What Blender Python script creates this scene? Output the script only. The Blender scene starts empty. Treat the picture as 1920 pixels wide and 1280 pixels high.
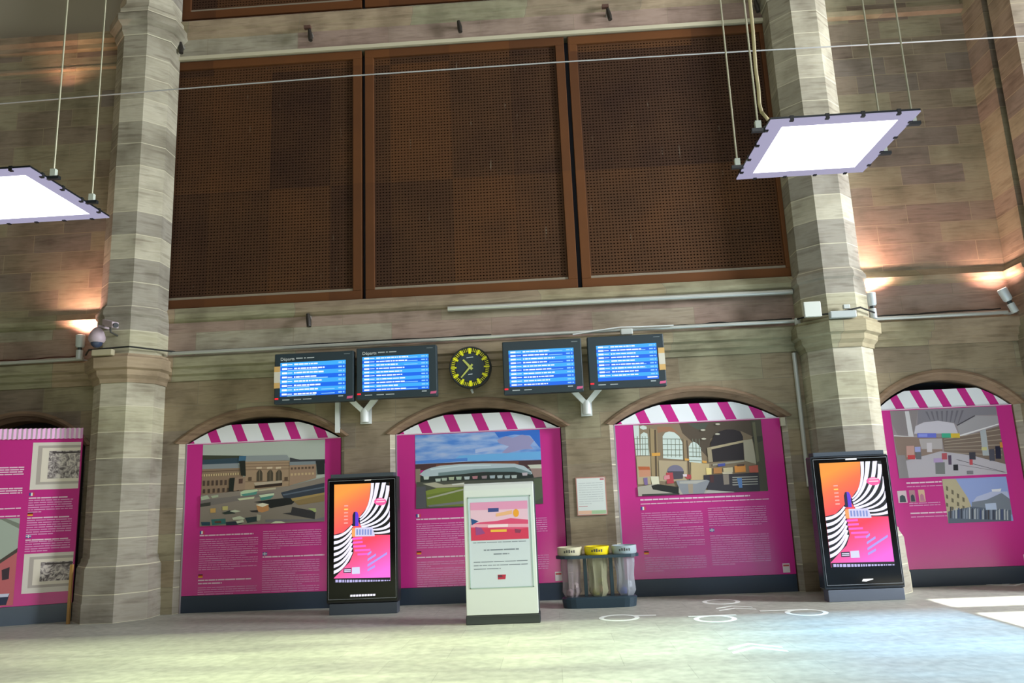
import bpy, bmesh, math, random
from mathutils import Vector, Matrix
random.seed(7)
S = bpy.context.scene
COL = S.collection

# ------------------------------------------------------------------ camera
F_PX, YAW, PITCH, ROLL = 1449.3, -0.0443, 0.1975, -0.0414
CAM = Vector((0.0, -12.73, 1.637))
fw = Vector((math.sin(YAW)*math.cos(PITCH), math.cos(YAW)*math.cos(PITCH), math.sin(PITCH)))
r0 = Vector((math.cos(YAW), -math.sin(YAW), 0.0))
u0 = r0.cross(fw)
RT = math.cos(ROLL)*r0 + math.sin(ROLL)*u0
UP = -math.sin(ROLL)*r0 + math.cos(ROLL)*u0
cd = bpy.data.cameras.new('camera')
cam = bpy.data.objects.new('camera', cd); COL.objects.link(cam)
cd.sensor_width = 36.0; cd.lens = F_PX/1920*36.0; cd.clip_start = 0.05; cd.clip_end = 200
M3 = Matrix((RT, UP, -fw)).transposed()
cam.matrix_world = Matrix.Translation(CAM) @ M3.to_4x4()
S.camera = cam

# ------------------------------------------------------------------ world, lights, exposure
S.view_settings.view_transform = 'Standard'
S.view_settings.look = 'None'
S.view_settings.gamma = 1.0
S.view_settings.use_curve_mapping = False
S.view_settings.exposure = 0.0
S.cycles.use_denoising = True
w = bpy.data.worlds.new('world'); S.world = w; w.use_nodes = True
bg = w.node_tree.nodes['Background']
bg.inputs['Color'].default_value = (0.86, 0.92, 1.0, 1); bg.inputs['Strength'].default_value = 0.50

def light(name, kind, loc, target, energy, color, **kw):
    d = bpy.data.lights.new(name, kind); d.energy = energy; d.color = color
    for k, v in kw.items(): setattr(d, k, v)
    o = bpy.data.objects.new(name, d); COL.objects.link(o); o.location = loc
    o.rotation_euler = (Vector(target)-Vector(loc)).to_track_quat('-Z', 'Y').to_euler()
    return o
D2R = math.pi/180
SUN_EL = 35*D2R
light('sunlight', 'SUN', (6, -30, 25), (6, -30+math.cos(SUN_EL), 25-math.sin(SUN_EL)), 32.0, (1.0, 0.97, 0.9), angle=0.006)
# daylight falling through the tall windows of the hall (behind and to the right of the camera)
light('window_daylight_right', 'AREA', (18, -7.0, 7.5), (-3, -0.5, 4.0), 4500, (0.96, 0.99, 1.0), shape='RECTANGLE', size=3, size_y=6)
light('window_daylight_front', 'AREA', (1.0, -15.6, 10.0), (-1.0, -2.0, 2.5), 540, (0.98, 0.97, 0.98), shape='RECTANGLE', size=10, size_y=5)

# ------------------------------------------------------------------ helpers
def ray(px, py):
    return fw + RT*((px-960)/F_PX) - UP*((py-640)/F_PX)
def W(px, py, Y=0.0):                    # a point of the photo on a plane parallel to the far wall
    d = ray(px, py); return CAM + d*((Y-CAM.y)/d.y)
def FL(px, py, z=0.0):                   # a point of the photo on the floor
    d = ray(px, py); return CAM + d*((z-CAM.z)/d.z)

def lin(h):
    h = h.lstrip('#'); c = [int(h[i:i+2], 16)/255 for i in (0, 2, 4)]
    return tuple(x/12.92 if x <= 0.04045 else ((x+0.055)/1.055)**2.4 for x in c)
_m = {}
def mat(h, rough=0.6, metal=0.0, emit=0.0, spec=0.5):
    key = (h, rough, metal, emit, spec)
    if key in _m: return _m[key]
    m = bpy.data.materials.new('paint_'+h.lstrip('#')); m.use_nodes = True
    b = m.node_tree.nodes['Principled BSDF']; c = lin(h)+(1,)
    b.inputs['Base Color'].default_value = c
    b.inputs['Roughness'].default_value = rough; b.inputs['Metallic'].default_value = metal
    b.inputs['Specular IOR Level'].default_value = spec
    if emit:
        b.inputs['Emission Color'].default_value = c; b.inputs['Emission Strength'].default_value = emit
        b.inputs['Base Color'].default_value = (0, 0, 0, 1)
    _m[key] = m; return m

class MB:
    def __init__(s): s.v = []; s.f = []; s.mi = []; s.mats = []
    def m(s, mt):
        if mt not in s.mats: s.mats.append(mt)
        return s.mats.index(mt)
    def face(s, pts, mt):
        n = len(s.v); s.v += [tuple(p) for p in pts]; s.f.append(tuple(range(n, n+len(pts)))); s.mi.append(s.m(mt))
    def box(s, a, b, mt):
        x0, y0, z0 = a; x1, y1, z1 = b
        if x0 > x1: x0, x1 = x1, x0
        if y0 > y1: y0, y1 = y1, y0
        if z0 > z1: z0, z1 = z1, z0
        n = len(s.v)
        s.v += [(x0,y0,z0),(x1,y0,z0),(x1,y1,z0),(x0,y1,z0),(x0,y0,z1),(x1,y0,z1),(x1,y1,z1),(x0,y1,z1)]
        for f in ((0,3,2,1),(4,5,6,7),(0,1,5,4),(1,2,6,5),(2,3,7,6),(3,0,4,7)):
            s.f.append(tuple(n+i for i in f)); s.mi.append(s.m(mt))
    def loft(s, rings, mt, close=True, cap=True):
        n = len(s.v); k = len(rings[0])
        for r in rings: s.v += [tuple(p) for p in r]
        i_ = s.m(mt)
        for j in range(len(rings)-1):
            for i in range(k if close else k-1):
                a = n+j*k+i; b = n+j*k+(i+1) % k
                s.f.append((a, b, b+k, a+k)); s.mi.append(i_)
        if cap:
            s.f.append(tuple(n+i for i in range(k))[::-1]); s.mi.append(i_)
            s.f.append(tuple(n+(len(rings)-1)*k+i for i in range(k))); s.mi.append(i_)
    def prof(s, pts, x0, x1, mt):          # (y, z) profile run along X
        s.loft([[(x0, y, z) for y, z in pts], [(x1, y, z) for y, z in pts]], mt)
    def tube(s, pts, r, mt, n=10, radii=None):
        pts = [Vector(p) for p in pts]; rings = []
        for i, p in enumerate(pts):
            t = (pts[min(i+1, len(pts)-1)]-pts[max(i-1, 0)]).normalized()
            a = t.cross(Vector((0, 0, 1)) if abs(t.z) < 0.9 else Vector((0, 1, 0))).normalized(); b = t.cross(a)
            rr = radii[i] if radii else r
            rings.append([p + a*rr*math.cos(2*math.pi*q/n) + b*rr*math.sin(2*math.pi*q/n) for q in range(n)])
        s.loft(rings, mt)
    def build(s, name, parent=None, smooth=False, bevel=0.0):
        me = bpy.data.meshes.new(name); me.from_pydata(s.v, [], s.f)
        for m_ in s.mats: me.materials.append(m_)
        me.polygons.foreach_set('material_index', s.mi)
        me.update()
        if not (len(s.f) and all(len(f) <= 4 for f in s.f) and False):
            bm = bmesh.new(); bm.from_mesh(me); bmesh.ops.recalc_face_normals(bm, faces=bm.faces) if s.solid else None
            bm.to_mesh(me); bm.free()
        if smooth:
            me.polygons.foreach_set('use_smooth', [True]*len(me.polygons))
        o = bpy.data.objects.new(name, me); COL.objects.link(o)
        if parent is not None:
            o.parent = parent; o.location = -parent.location if False else (0, 0, 0)
            o.matrix_parent_inverse = parent.matrix_basis.inverted()
        if bevel:
            md = o.modifiers.new('bevel', 'BEVEL'); md.width = bevel; md.segments = 2; md.limit_method = 'ANGLE'
        if smooth:
            md = o.modifiers.new('split', 'EDGE_SPLIT'); md.split_angle = 40*D2R
        return o
    solid = True

def flat():
    b = MB(); b.solid = False; return b
def tag(o, label=None, cat=None, group=None, kind=None):
    if label: o['label'] = label
    if cat: o['category'] = cat
    if group: o['group'] = group
    if kind: o['kind'] = kind
    return o
def thing(name, loc, label, cat, group=None):
    o = bpy.data.objects.new(name, None); COL.objects.link(o); o.location = loc; o.empty_display_size = 0.1
    return tag(o, label, cat, group)
def copy_tree(o, parent=None):
    c = o.copy(); COL.objects.link(c)
    if parent is not None: c.parent = parent
    for ch in list(o.children): copy_tree(ch, c)
    return c

# ------------------------------------------------------------------ node materials
def nodes(name):
    m = bpy.data.materials.new(name); m.use_nodes = True; nt = m.node_tree
    return m, nt, nt.nodes['Principled BSDF'], (lambda t: nt.nodes.new(t)), nt.links.new
def ramp(nt, stops, interp='LINEAR'):
    r = nt.nodes.new('ShaderNodeValToRGB'); e = r.color_ramp; e.interpolation = interp
    while len(e.elements) < len(stops): e.elements.new(0.5)
    for el, (p, c) in zip(e.elements, stops): el.position = p; el.color = lin(c)+(1,)
    return r
def stone(name, cols, row=0.40, width=0.95, mortar='#9c9684', ox=0.0, oz=0.0, mort=0.007, offs=0.5):
    m, nt, b, N, L = nodes(name)
    tc = N('ShaderNodeTexCoord'); sp = N('ShaderNodeSeparateXYZ'); L(tc.outputs['Object'], sp.inputs[0])
    ad = N('ShaderNodeMath'); ad.operation = 'MULTIPLY_ADD'; ad.inputs[1].default_value = 0.62
    L(sp.outputs['Y'], ad.inputs[0]); L(sp.outputs['X'], ad.inputs[2])
    cb = N('ShaderNodeCombineXYZ'); L(ad.outputs[0], cb.inputs['X']); L(sp.outputs['Z'], cb.inputs['Y'])
    mp = N('ShaderNodeMapping'); mp.inputs['Location'].default_value = (ox+40, oz+40*row, 0); L(cb.outputs[0], mp.inputs[0])
    br = N('ShaderNodeTexBrick'); br.inputs['Scale'].default_value = 1.0; br.inputs['Mortar Size'].default_value = mort
    br.inputs['Mortar Smooth'].default_value = 0.3; br.inputs['Bias'].default_value = 0.0
    br.inputs['Brick Width'].default_value = width; br.inputs['Row Height'].default_value = row; br.offset = offs
    br.inputs['Color1'].default_value = (0, 0, 0, 1); br.inputs['Color2'].default_value = (1, 1, 1, 1); br.inputs['Mortar'].default_value = (0.5, 0.5, 0.5, 1)
    L(mp.outputs[0], br.inputs['Vector'])
    n = len(cols); rp = ramp(nt, [((i+0.0)/n, c) for i, c in enumerate(cols)], 'CONSTANT'); L(br.outputs['Color'], rp.inputs[0])
    # bedding streaks and blotches of the sandstone
    mp2 = N('ShaderNodeMapping'); mp2.inputs['Scale'].default_value = (0.8, 0.8, 7.0); L(tc.outputs['Object'], mp2.inputs[0])
    nz = N('ShaderNodeTexNoise'); nz.inputs['Scale'].default_value = 2.2; nz.inputs['Detail'].default_value = 7; L(mp2.outputs[0], nz.inputs['Vector'])
    nb = N('ShaderNodeTexNoise'); nb.inputs['Scale'].default_value = 1.6; nb.inputs['Detail'].default_value = 5; L(tc.outputs['Object'], nb.inputs['Vector'])
    r2 = ramp(nt, [(0.25, '#b4aca4'), (0.5, '#ffffff'), (0.8, '#dcd7cd')]); L(nz.outputs['Fac'], r2.inputs[0])
    r3 = ramp(nt, [(0.30, '#a8a29a'), (0.55, '#ffffff')]); L(nb.outputs['Fac'], r3.inputs[0])
    m1 = N('ShaderNodeMix'); m1.data_type = 'RGBA'; m1.blend_type = 'MULTIPLY'; m1.inputs[0].default_value = 0.75
    L(rp.outputs[0], m1.inputs[6]); L(r2.outputs[0], m1.inputs[7])
    m3 = N('ShaderNodeMix'); m3.data_type = 'RGBA'; m3.blend_type = 'MULTIPLY'; m3.inputs[0].default_value = 0.6
    L(m1.outputs[2], m3.inputs[6]); L(r3.outputs[0], m3.inputs[7])
    m2 = N('ShaderNodeMix'); m2.data_type = 'RGBA'; L(br.outputs['Fac'], m2.inputs[0]); L(m3.outputs[2], m2.inputs[6]); m2.inputs[7].default_value = lin(mortar)+(1,)
    L(m2.outputs[2], b.inputs['Base Color']); b.inputs['Roughness'].default_value = 0.88
    bp = N('ShaderNodeBump'); bp.inputs['Strength'].default_value = 0.25; bp.inputs['Distance'].default_value = 0.02
    L(nz.outputs['Fac'], bp.inputs['Height']); L(bp.outputs[0], b.inputs['Normal'])
    return m
STONE_LOW = stone('sandstone_lower_wall', ['#94866f', '#998b73', '#8a7e70', '#9b937a', '#918370'], row=0.42, width=1.35, ox=0.35, mortar='#837a68', mort=0.005)
STONE_FRZ = stone('sandstone_frieze', ['#a38e82', '#a6a190', '#9c877c', '#a29684', '#9f8c80'], row=0.74, width=1.7, oz=-0.18, mortar='#857a68', mort=0.004)
STONE_UP = stone('sandstone_upper_wall', ['#8f8472', '#989078', '#897c6f', '#9c967e', '#918575', '#857c72'], row=0.345, width=1.05, mortar='#988d76')
STONE_TRIM = stone('sandstone_moulding', ['#a49a7e', '#9a8b76', '#a8967e', '#9d9a80'], row=3.0, width=2.1, mortar='#7f7868', mort=0.004)
STONE_PIL = stone('sandstone_pillar', ['#b3ae9c', '#c1bcaa', '#a7a292', '#bab69e', '#a09b90'], row=0.415, width=30, mortar='#c9c4ae', mort=0.008)
STONE_ARCH = stone('sandstone_arch', ['#8f7763', '#947c66'], row=30, width=30, mortar='#7a6a58')
PLASTER = mat('#a39c8b', 0.9)
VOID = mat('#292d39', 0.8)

def floor_mat():
    m, nt, b, N, L = nodes('polished_concrete_floor')
    tc = N('ShaderNodeTexCoord')
    mp = N('ShaderNodeMapping'); mp.inputs['Rotation'].default_value = (0, 0, 0.0); L(tc.outputs['Object'], mp.inputs[0])
    br = N('ShaderNodeTexBrick'); br.inputs['Scale'].default_value = 1; br.inputs['Brick Width'].default_value = 1.2; br.inputs['Row Height'].default_value = 0.6
    br.inputs['Mortar Size'].default_value = 0.004; br.inputs['Color1'].default_value = (0.86, 0.86, 0.86, 1); br.inputs['Color2'].default_value = (1, 1, 1, 1); br.inputs['Mortar'].default_value = (0.7, 0.7, 0.7, 1)
    L(mp.outputs[0], br.inputs['Vector'])
    nz = N('ShaderNodeTexNoise'); nz.inputs['Scale'].default_value = 9; nz.inputs['Detail'].default_value = 9; L(tc.outputs['Object'], nz.inputs['Vector'])
    rp = ramp(nt, [(0.3, '#a2a59e'), (0.7, '#bbbeb5')]); L(nz.outputs['Fac'], rp.inputs[0])
    mx = N('ShaderNodeMix'); mx.data_type = 'RGBA'; mx.blend_type = 'MULTIPLY'; mx.inputs[0].default_value = 0.8
    L(rp.outputs[0], mx.inputs[6]); L(br.outputs['Color'], mx.inputs[7]); L(mx.outputs[2], b.inputs['Base Color'])
    b.inputs['Roughness'].default_value = 0.5; b.inputs['Specular IOR Level'].default_value = 0.3
    return m
def rust(name, c0, c1, c2, streaks=True):
    m, nt, b, N, L = nodes(name)
    tc = N('ShaderNodeTexCoord')
    br = N('ShaderNodeTexBrick'); br.inputs['Scale'].default_value = 1; br.inputs['Brick Width'].default_value = 1.1; br.inputs['Row Height'].default_value = 2.3; br.offset = 0.0
    br.inputs['Mortar Size'].default_value = 0.0; br.inputs['Color1'].default_value = (0, 0, 0, 1); br.inputs['Color2'].default_value = (1, 1, 1, 1)
    mp = N('ShaderNodeMapping'); mp.inputs['Rotation'].default_value = (math.pi/2, 0, 0); mp.inputs['Location'].default_value = (30.1, 20.4, 0)
    sp = N('ShaderNodeSeparateXYZ'); L(tc.outputs['Object'], sp.inputs[0]); cb = N('ShaderNodeCombineXYZ'); L(sp.outputs['X'], cb.inputs['X']); L(sp.outputs['Z'], cb.inputs['Y'])
    mp.inputs['Rotation'].default_value = (0, 0, 0); L(cb.outputs[0], mp.inputs[0]); L(mp.outputs[0], br.inputs['Vector'])
    nz = N('ShaderNodeTexNoise'); nz.inputs['Scale'].default_value = 1.1; nz.inputs['Detail'].default_value = 6; L(tc.outputs['Object'], nz.inputs['Vector'])
    mv = N('ShaderNodeMix'); mv.data_type = 'FLOAT'; mv.inputs[0].default_value = 0.6; L(br.outputs['Color'], mv.inputs[2]); L(nz.outputs['Fac'], mv.inputs[3])
    rp = ramp(nt, [(0.22, c0), (0.5, c1), (0.75, c2)]); L(mv.outputs[0], rp.inputs[0])
    last = rp.outputs[0]
    if streaks:
        m2 = N('ShaderNodeMapping'); m2.inputs['Scale'].default_value = (9, 1, 1.3); L(tc.outputs['Object'], m2.inputs[0])
        n2 = N('ShaderNodeTexNoise'); n2.inputs['Scale'].default_value = 1.6; n2.inputs['Detail'].default_value = 3; L(m2.outputs[0], n2.inputs['Vector'])
        r2 = ramp(nt, [(0.70, '#000000'), (0.78, '#b0b0b0')]); L(n2.outputs['Fac'], r2.inputs[0])
        mx = N('ShaderNodeMix'); mx.data_type = 'RGBA'; L(r2.outputs[0], mx.inputs[0]); L(last, mx.inputs[6]); mx.inputs[7].default_value = lin('#8d8476')+(1,); last = mx.outputs[2]
    L(last, b.inputs['Base Color']); b.inputs['Roughness'].default_value = 0.75; b.inputs['Specular IOR Level'].default_value = 0.2
    return m
RUST = rust('brown_perforated_metal', '#38241a', '#48301f', '#573821')
RUSTF = rust('brown_frame_metal', '#54341f', '#603c22', '#6a4224', False)
RUSTB = mat('#1c100c', 0.9)

# ------------------------------------------------------------------ the shell of the hall
XL, XR = -16.0, 7.65
ZC = 14.0
OPEN = [(-8.98, 1.10, 2.76, 3.24), (-4.815, 1.33, 2.72, 3.13), (-1.20, 1.38, 2.72, 3.11), (2.40, 1.36, 2.72, 3.13), (6.365, 1.09, 2.76, 3.21)]
def arch(cx, h, sp, ap, n=20):
    r = ap-sp; R = (h*h+r*r)/(2*r); zc = ap-R; a0 = math.asin(h/R)
    return [(cx+R*math.sin(-a0+2*a0*i/n), zc+R*math.cos(-a0+2*a0*i/n)) for i in range(n+1)]
b = MB(); b.solid = False
ZT = 3.9; x_prev = XL
G = 0.07
for cx, h, sp, ap in OPEN:
    o_ = arch(cx, h+G, sp, ap+G); i_ = arch(cx, h, sp, ap)
    b.face([(x_prev, 0, 0), (o_[0][0], 0, 0), (o_[0][0], 0, ZT), (x_prev, 0, ZT)], STONE_LOW)
    for k in range(len(o_)-1):
        (xa, za), (xb, zb) = o_[k], o_[k+1]
        b.face([(xa, 0, za), (xb, 0, zb), (xb, 0, ZT), (xa, 0, ZT)], STONE_LOW)
    po = [(o_[0][0], 0)]+o_+[(o_[-1][0], 0)]; pi_ = [(i_[0][0], 0)]+i_+[(i_[-1][0], 0)]
    for k in range(len(po)-1):
        jm = STONE_PIL if k in (0, len(po)-2) else STONE_ARCH
        b.face([(po[k][0], 0, po[k][1]), (pi_[k][0], 0.08, pi_[k][1]), (pi_[k+1][0], 0.08, pi_[k+1][1]), (po[k+1][0], 0, po[k+1][1])], jm)
        b.face([(pi_[k][0], 0.08, pi_[k][1]), (pi_[k][0], 0.4, pi_[k][1]), (pi_[k+1][0], 0.4, pi_[k+1][1]), (pi_[k+1][0], 0.08, pi_[k+1][1])], STONE_ARCH)
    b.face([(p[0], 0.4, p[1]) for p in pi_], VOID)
    x_prev = o_[-1][0]
b.face([(x_prev, 0, 0), (XR, 0, 0), (XR, 0, ZT), (x_prev, 0, ZT)], STONE_LOW)
b.box((XL, 0.42, 0), (XR+1, 0.6, ZT), STONE_LOW)
b.box((XL, 0.0, ZT), (XR, 0.6, 4.98), STONE_FRZ)
PX0, PX1 = -6.75, 4.28
b.box((XL, 0.0, 4.98), (PX0+0.1, 0.6, 10.2), STONE_UP)
b.box((PX1-0.1, 0.0, 4.98), (XR, 0.6, 10.2), STONE_UP)
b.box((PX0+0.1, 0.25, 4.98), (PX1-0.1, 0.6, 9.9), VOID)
b.box((PX0+0.1, 0.0, 9.80), (PX1-0.1, 0.6, 10.62), STONE_FRZ)
b.box((XL, 0.05, 10.2), (PX0-0.02, 0.6, ZC), PLASTER)
b.box((PX1+0.1, 0.05, 10.2), (XR, 0.6, ZC), STONE_UP)
b.box((PX0-0.02, 0.02, 10.62), (PX0+0.17, 0.6, ZC), PLASTER)
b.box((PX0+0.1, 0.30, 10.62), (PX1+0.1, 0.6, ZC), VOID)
tag(b.build('wall_back'), 'far wall of coursed brown sandstone blocks with arched openings', kind='structure')

tn = [0]
def trim(bb, label):
    tn[0] += 1
    return tag(bb.build('trim_%d' % tn[0]), label, kind='structure')
b = MB(); b.prof([(0, 3.78), (-0.03, 3.78), (-0.04, 3.86), (-0.09, 3.89), (-0.10, 3.98), (-0.15, 4.01), (-0.16, 4.16), (-0.13, 4.19), (0, 4.22)], XL, XR, STONE_TRIM)
trim(b, 'moulded stone cornice above the arches')
b = MB(); b.prof([(0, 4.80), (-0.05, 4.82), (-0.09, 4.86), (-0.10, 4.93), (0, 5.06)], XL, XR, STONE_TRIM)
trim(b, 'sloping stone ledge below the brown mesh panels')
b = MB(); b.box((PX0, -0.05, 9.79), (PX1, 0.0, 9.86), mat('#c2bca4', 0.8)); trim(b, 'pale strip above the brown mesh panels')
b = MB(); b.prof([(0, 10.22), (-0.05, 10.26), (-0.06, 10.34), (-0.11, 10.37), (-0.12, 10.52), (-0.02, 10.60), (0, 10.60)], PX0, PX1, STONE_TRIM)
trim(b, 'stone moulding below the upper mesh panels')
b = MB(); b.prof([(0, 9.74), (-0.05, 9.76), (-0.05, 9.80), (0, 9.83)], XL, -7.3, STONE_TRIM); trim(b, 'thin stone string course high on the left bay')
b = MB(); b.prof([(0, 10.12), (-0.08, 10.14), (-0.09, 10.22), (-0.17, 10.27), (-0.18, 10.40), (0, 10.46)], XL, -7.3, STONE_TRIM); trim(b, 'stone cornice high on the left bay under pale plaster')
b = MB(); b.prof([(0, 9.72), (-0.09, 9.75), (-0.10, 9.84), (0, 9.90)], 5.0, XR, STONE_TRIM); trim(b, 'stone string course high on the right bay')
for cx, h, sp, ap in OPEN:
    b = MB(); o1 = arch(cx, h+G, sp, ap+G); o2 = arch(cx, h+G+0.09, sp+0.02, ap+G+0.09)
    rings = []
    for (xa, za), (xb, zb) in zip(o1, o2):
        rings.append([(xa, 0.0, za), (xa, -0.02, za+0.005), ((xa+xb)/2, -0.045, (za+zb)/2), (xb, -0.02, zb), (xb, 0.0, zb)])
    b.loft(rings, STONE_ARCH); trim(b, 'moulded stone rim of an arched opening')

b = flat(); b.face([(-25, -17, 0), (25, -17, 0), (25, 0.6, 0), (-25, 0.6, 0)], floor_mat())
tag(b.build('floor'), 'pale polished hall floor', kind='structure')
b = MB(); b.box((-25, -16.4, ZC), (25, 0.6, ZC+0.3), PLASTER); tag(b.build('ceiling'), 'ceiling of the hall', kind='structure')
b = MB(); b.box((XL-0.3, -16.4, 0), (XL, 0.6, ZC), STONE_UP); tag(b.build('wall_left'), 'unseen stone wall added to close the hall at the left', kind='structure')  # unseen wall, added to keep sky light off the left-facing stone
# return wall on the right: a stub, a recess whose shade is painted dark, then the next pier
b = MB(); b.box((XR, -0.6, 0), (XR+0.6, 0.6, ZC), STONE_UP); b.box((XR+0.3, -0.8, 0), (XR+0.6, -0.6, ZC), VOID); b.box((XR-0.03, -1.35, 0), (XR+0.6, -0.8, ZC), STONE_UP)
tag(b.build('wall_right'), 'stone return wall at the right end of the bay', kind='structure')
b = MB(); b.prof([(0, 4.80), (-0.05, 4.82), (-0.09, 4.86), (-0.10, 4.93), (0, 5.06)], 0, 0.6, STONE_TRIM)
b.v = [(XR+p[1], -p[0], p[2]) for p in b.v]; trim(b, 'stone ledge turning along the return wall')
# front wall (behind the camera) with the windows the sun comes through
b = MB(); YF = -16.2; T = math.tan(SUN_EL)
def zw(yf): return (yf-YF)*T
FW = STONE_UP
WX0, WX1, WZ0 = -15.0, 13.5, 4.4
ZP = zw(-1.75)                                   # top of the tinted window
b.box((-25, YF-0.2, 0), (25, YF, WZ0), FW); b.box((-25, YF-0.2, WZ0), (WX0, YF, ZC), FW); b.box((WX1, YF-0.2, WZ0), (25, YF, ZC), FW)
b.box((WX0, YF-0.2, ZP), (5.12, YF, ZC), FW); b.box((9.5, YF-0.2, ZP), (WX1, YF, ZC), FW)
b.box((5.12, YF-0.2, zw(-1.02)), (9.5, YF, ZC), FW)
b.box((5.02, YF-0.12, WZ0), (5.12, YF, zw(-1.02)), FW)
b.box((5.12, YF-0.03, zw(-2.46)), (9.5, YF, zw(-1.93)), FW)
b.box((5.12, YF-0.03, zw(-1.33)), (9.5, YF, zw(-1.30)), FW)
b.box((5.02, YF-0.03, zw(-3.60)-0.05), (9.5, YF, zw(-3.60)), FW)
tag(b.build('wall_front'), 'wall behind the camera with a high window', kind='structure')

def stained():
    m = bpy.data.materials.new('stained_glass'); m.use_nodes = True; nt = m.node_tree; N = nt.nodes.new; L = nt.links.new
    for n_ in list(nt.nodes): nt.nodes.remove(n_)
    out = N('ShaderNodeOutputMaterial'); tr = N('ShaderNodeBsdfTransparent'); L(tr.outputs[0], out.inputs[0])
    tc = N('ShaderNodeTexCoord'); sp = N('ShaderNodeSeparateXYZ'); L(tc.outputs['Object'], sp.inputs[0])
    mr = N('ShaderNodeMapRange'); mr.inputs[1].default_value = WX0; mr.inputs[2].default_value = WX1; L(sp.outputs['X'], mr.inputs[0])
    rp = nt.nodes.new('ShaderNodeValToRGB'); e = rp.color_ramp
    st = [(-15, (.08, .09, .06)), (-6.5, (.16, .175, .12)), (-3.5, (.28, .325, .205)), (-0.5, (.34, .395, .25)), (1.5, (.27, .36, .31)), (3.0, (.13, .27, .44)), (8.0, (.12, .25, .50)), (13, (.12, .25, .50))]
    while len(e.elements) < len(st): e.elements.new(0.5)
    for el, (x, c) in zip(e.elements, st): el.position = (x-WX0)/(WX1-WX0); el.color = c+(1,)
    L(mr.outputs[0], rp.inputs[0])
    mp = N('ShaderNodeMapping'); mp.inputs['Scale'].default_value = (0.25, 1, 1.6); L(tc.outputs['Object'], mp.inputs[0])
    nz = N('ShaderNodeTexNoise'); nz.inputs['Scale'].default_value = 1.5; nz.inputs['Detail'].default_value = 2; L(mp.outputs[0], nz.inputs['Vector'])
    r2 = ramp(nt, [(0.3, '#b4b4b4'), (0.65, '#ffffff')]); L(nz.outputs['Fac'], r2.inputs[0])
    # glass darkens towards the top, shaped to soften the far edge of the floor light
    m2 = N('ShaderNodeMapRange'); m2.inputs[1].default_value = ZP-0.8; m2.inputs[2].default_value = ZP; m2.inputs[3].default_value = 1.0; m2.inputs[4].default_value = 0.12; L(sp.outputs['Z'], m2.inputs[0])
    a_ = N('ShaderNodeMix'); a_.data_type = 'RGBA'; a_.blend_type = 'MULTIPLY'; a_.inputs[0].default_value = 1; L(rp.outputs[0], a_.inputs[6]); L(r2.outputs[0], a_.inputs[7])
    c_ = N('ShaderNodeVectorMath'); c_.operation = 'SCALE'; L(a_.outputs[2], c_.inputs[0]); L(m2.outputs[0], c_.inputs['Scale']); L(c_.outputs[0], tr.inputs[0])
    return m
SG = stained()
for k, (xa, xb, za, zb) in enumerate(((WX0, 5.02, WZ0, ZP), (5.02, 9.5, WZ0, zw(-3.60)-0.05), (9.5, WX1, WZ0, ZP))):
    b = flat(); b.face([(xa, YF-0.1, za), (xb, YF-0.1, za), (xb, YF-0.1, zb), (xa, YF-0.1, zb)], SG)
    tag(b.build('window_%d' % (k+1)), 'tinted window behind the camera', kind='structure')

# ------------------------------------------------------------------ pillars
def plan(cx, z, o, a=0.21, d=0.285, Fy=0.65):
    k = 0.414*o
    return [(cx-a-d-o, 0.0, z), (cx-a-d-o, -(Fy-d)-k, z), (cx-a-k, -Fy-o, z), (cx+a+k, -Fy-o, z), (cx+a+d+o, -(Fy-d)-k, z), (cx+a+d+o, 0.0, z)]
def pillar(cx, label, dx=0.0):
    t = thing('stone_pillar', (cx, -0.3, 0), label, 'pillar')
    def sec(name, lst, mt=STONE_PIL):
        bb = MB(); bb.loft([plan(cx, z, o) for z, o in lst], mt); return bb.build(name, t)
    sec('pillar_base', [(0, 0.11), (0.28, 0.11), (0.30, 0.10), (0.80, 0.09), (0.90, 0.04), (0.94, 0.04), (0.96, 0.02)])
    sec('lower_shaft', [(0.96, 0.02), (3.72, 0.02)])
    sec('cornice_ring', [(3.70, 0.04), (3.76, 0.05), (3.82, 0.10), (3.90, 0.11), (3.93, 0.16), (4.10, 0.17), (4.13, 0.13), (4.16, 0.13)], STONE_TRIM)
    sec('upper_shaft', [(4.16, 0.03), (4.80, 0.03), (4.84, 0.06), (4.92, 0.06), (5.02, 0.0), (10.0, 0.0)])
    sec('capital', [(9.95, 0.01), (10.05, 0.05), (10.12, 0.05), (10.20, 0.13), (10.32, 0.14), (10.36, 0.10), (10.44, 0.10), (10.5, 0.05), (10.6, 0.0), (12.5, 0.0)])
pillar(-7.01, 'tall octagonal stone pillar left of the brown mesh panels')
pillar(4.67, 'tall octagonal stone pillar right of the brown mesh panels')

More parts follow.
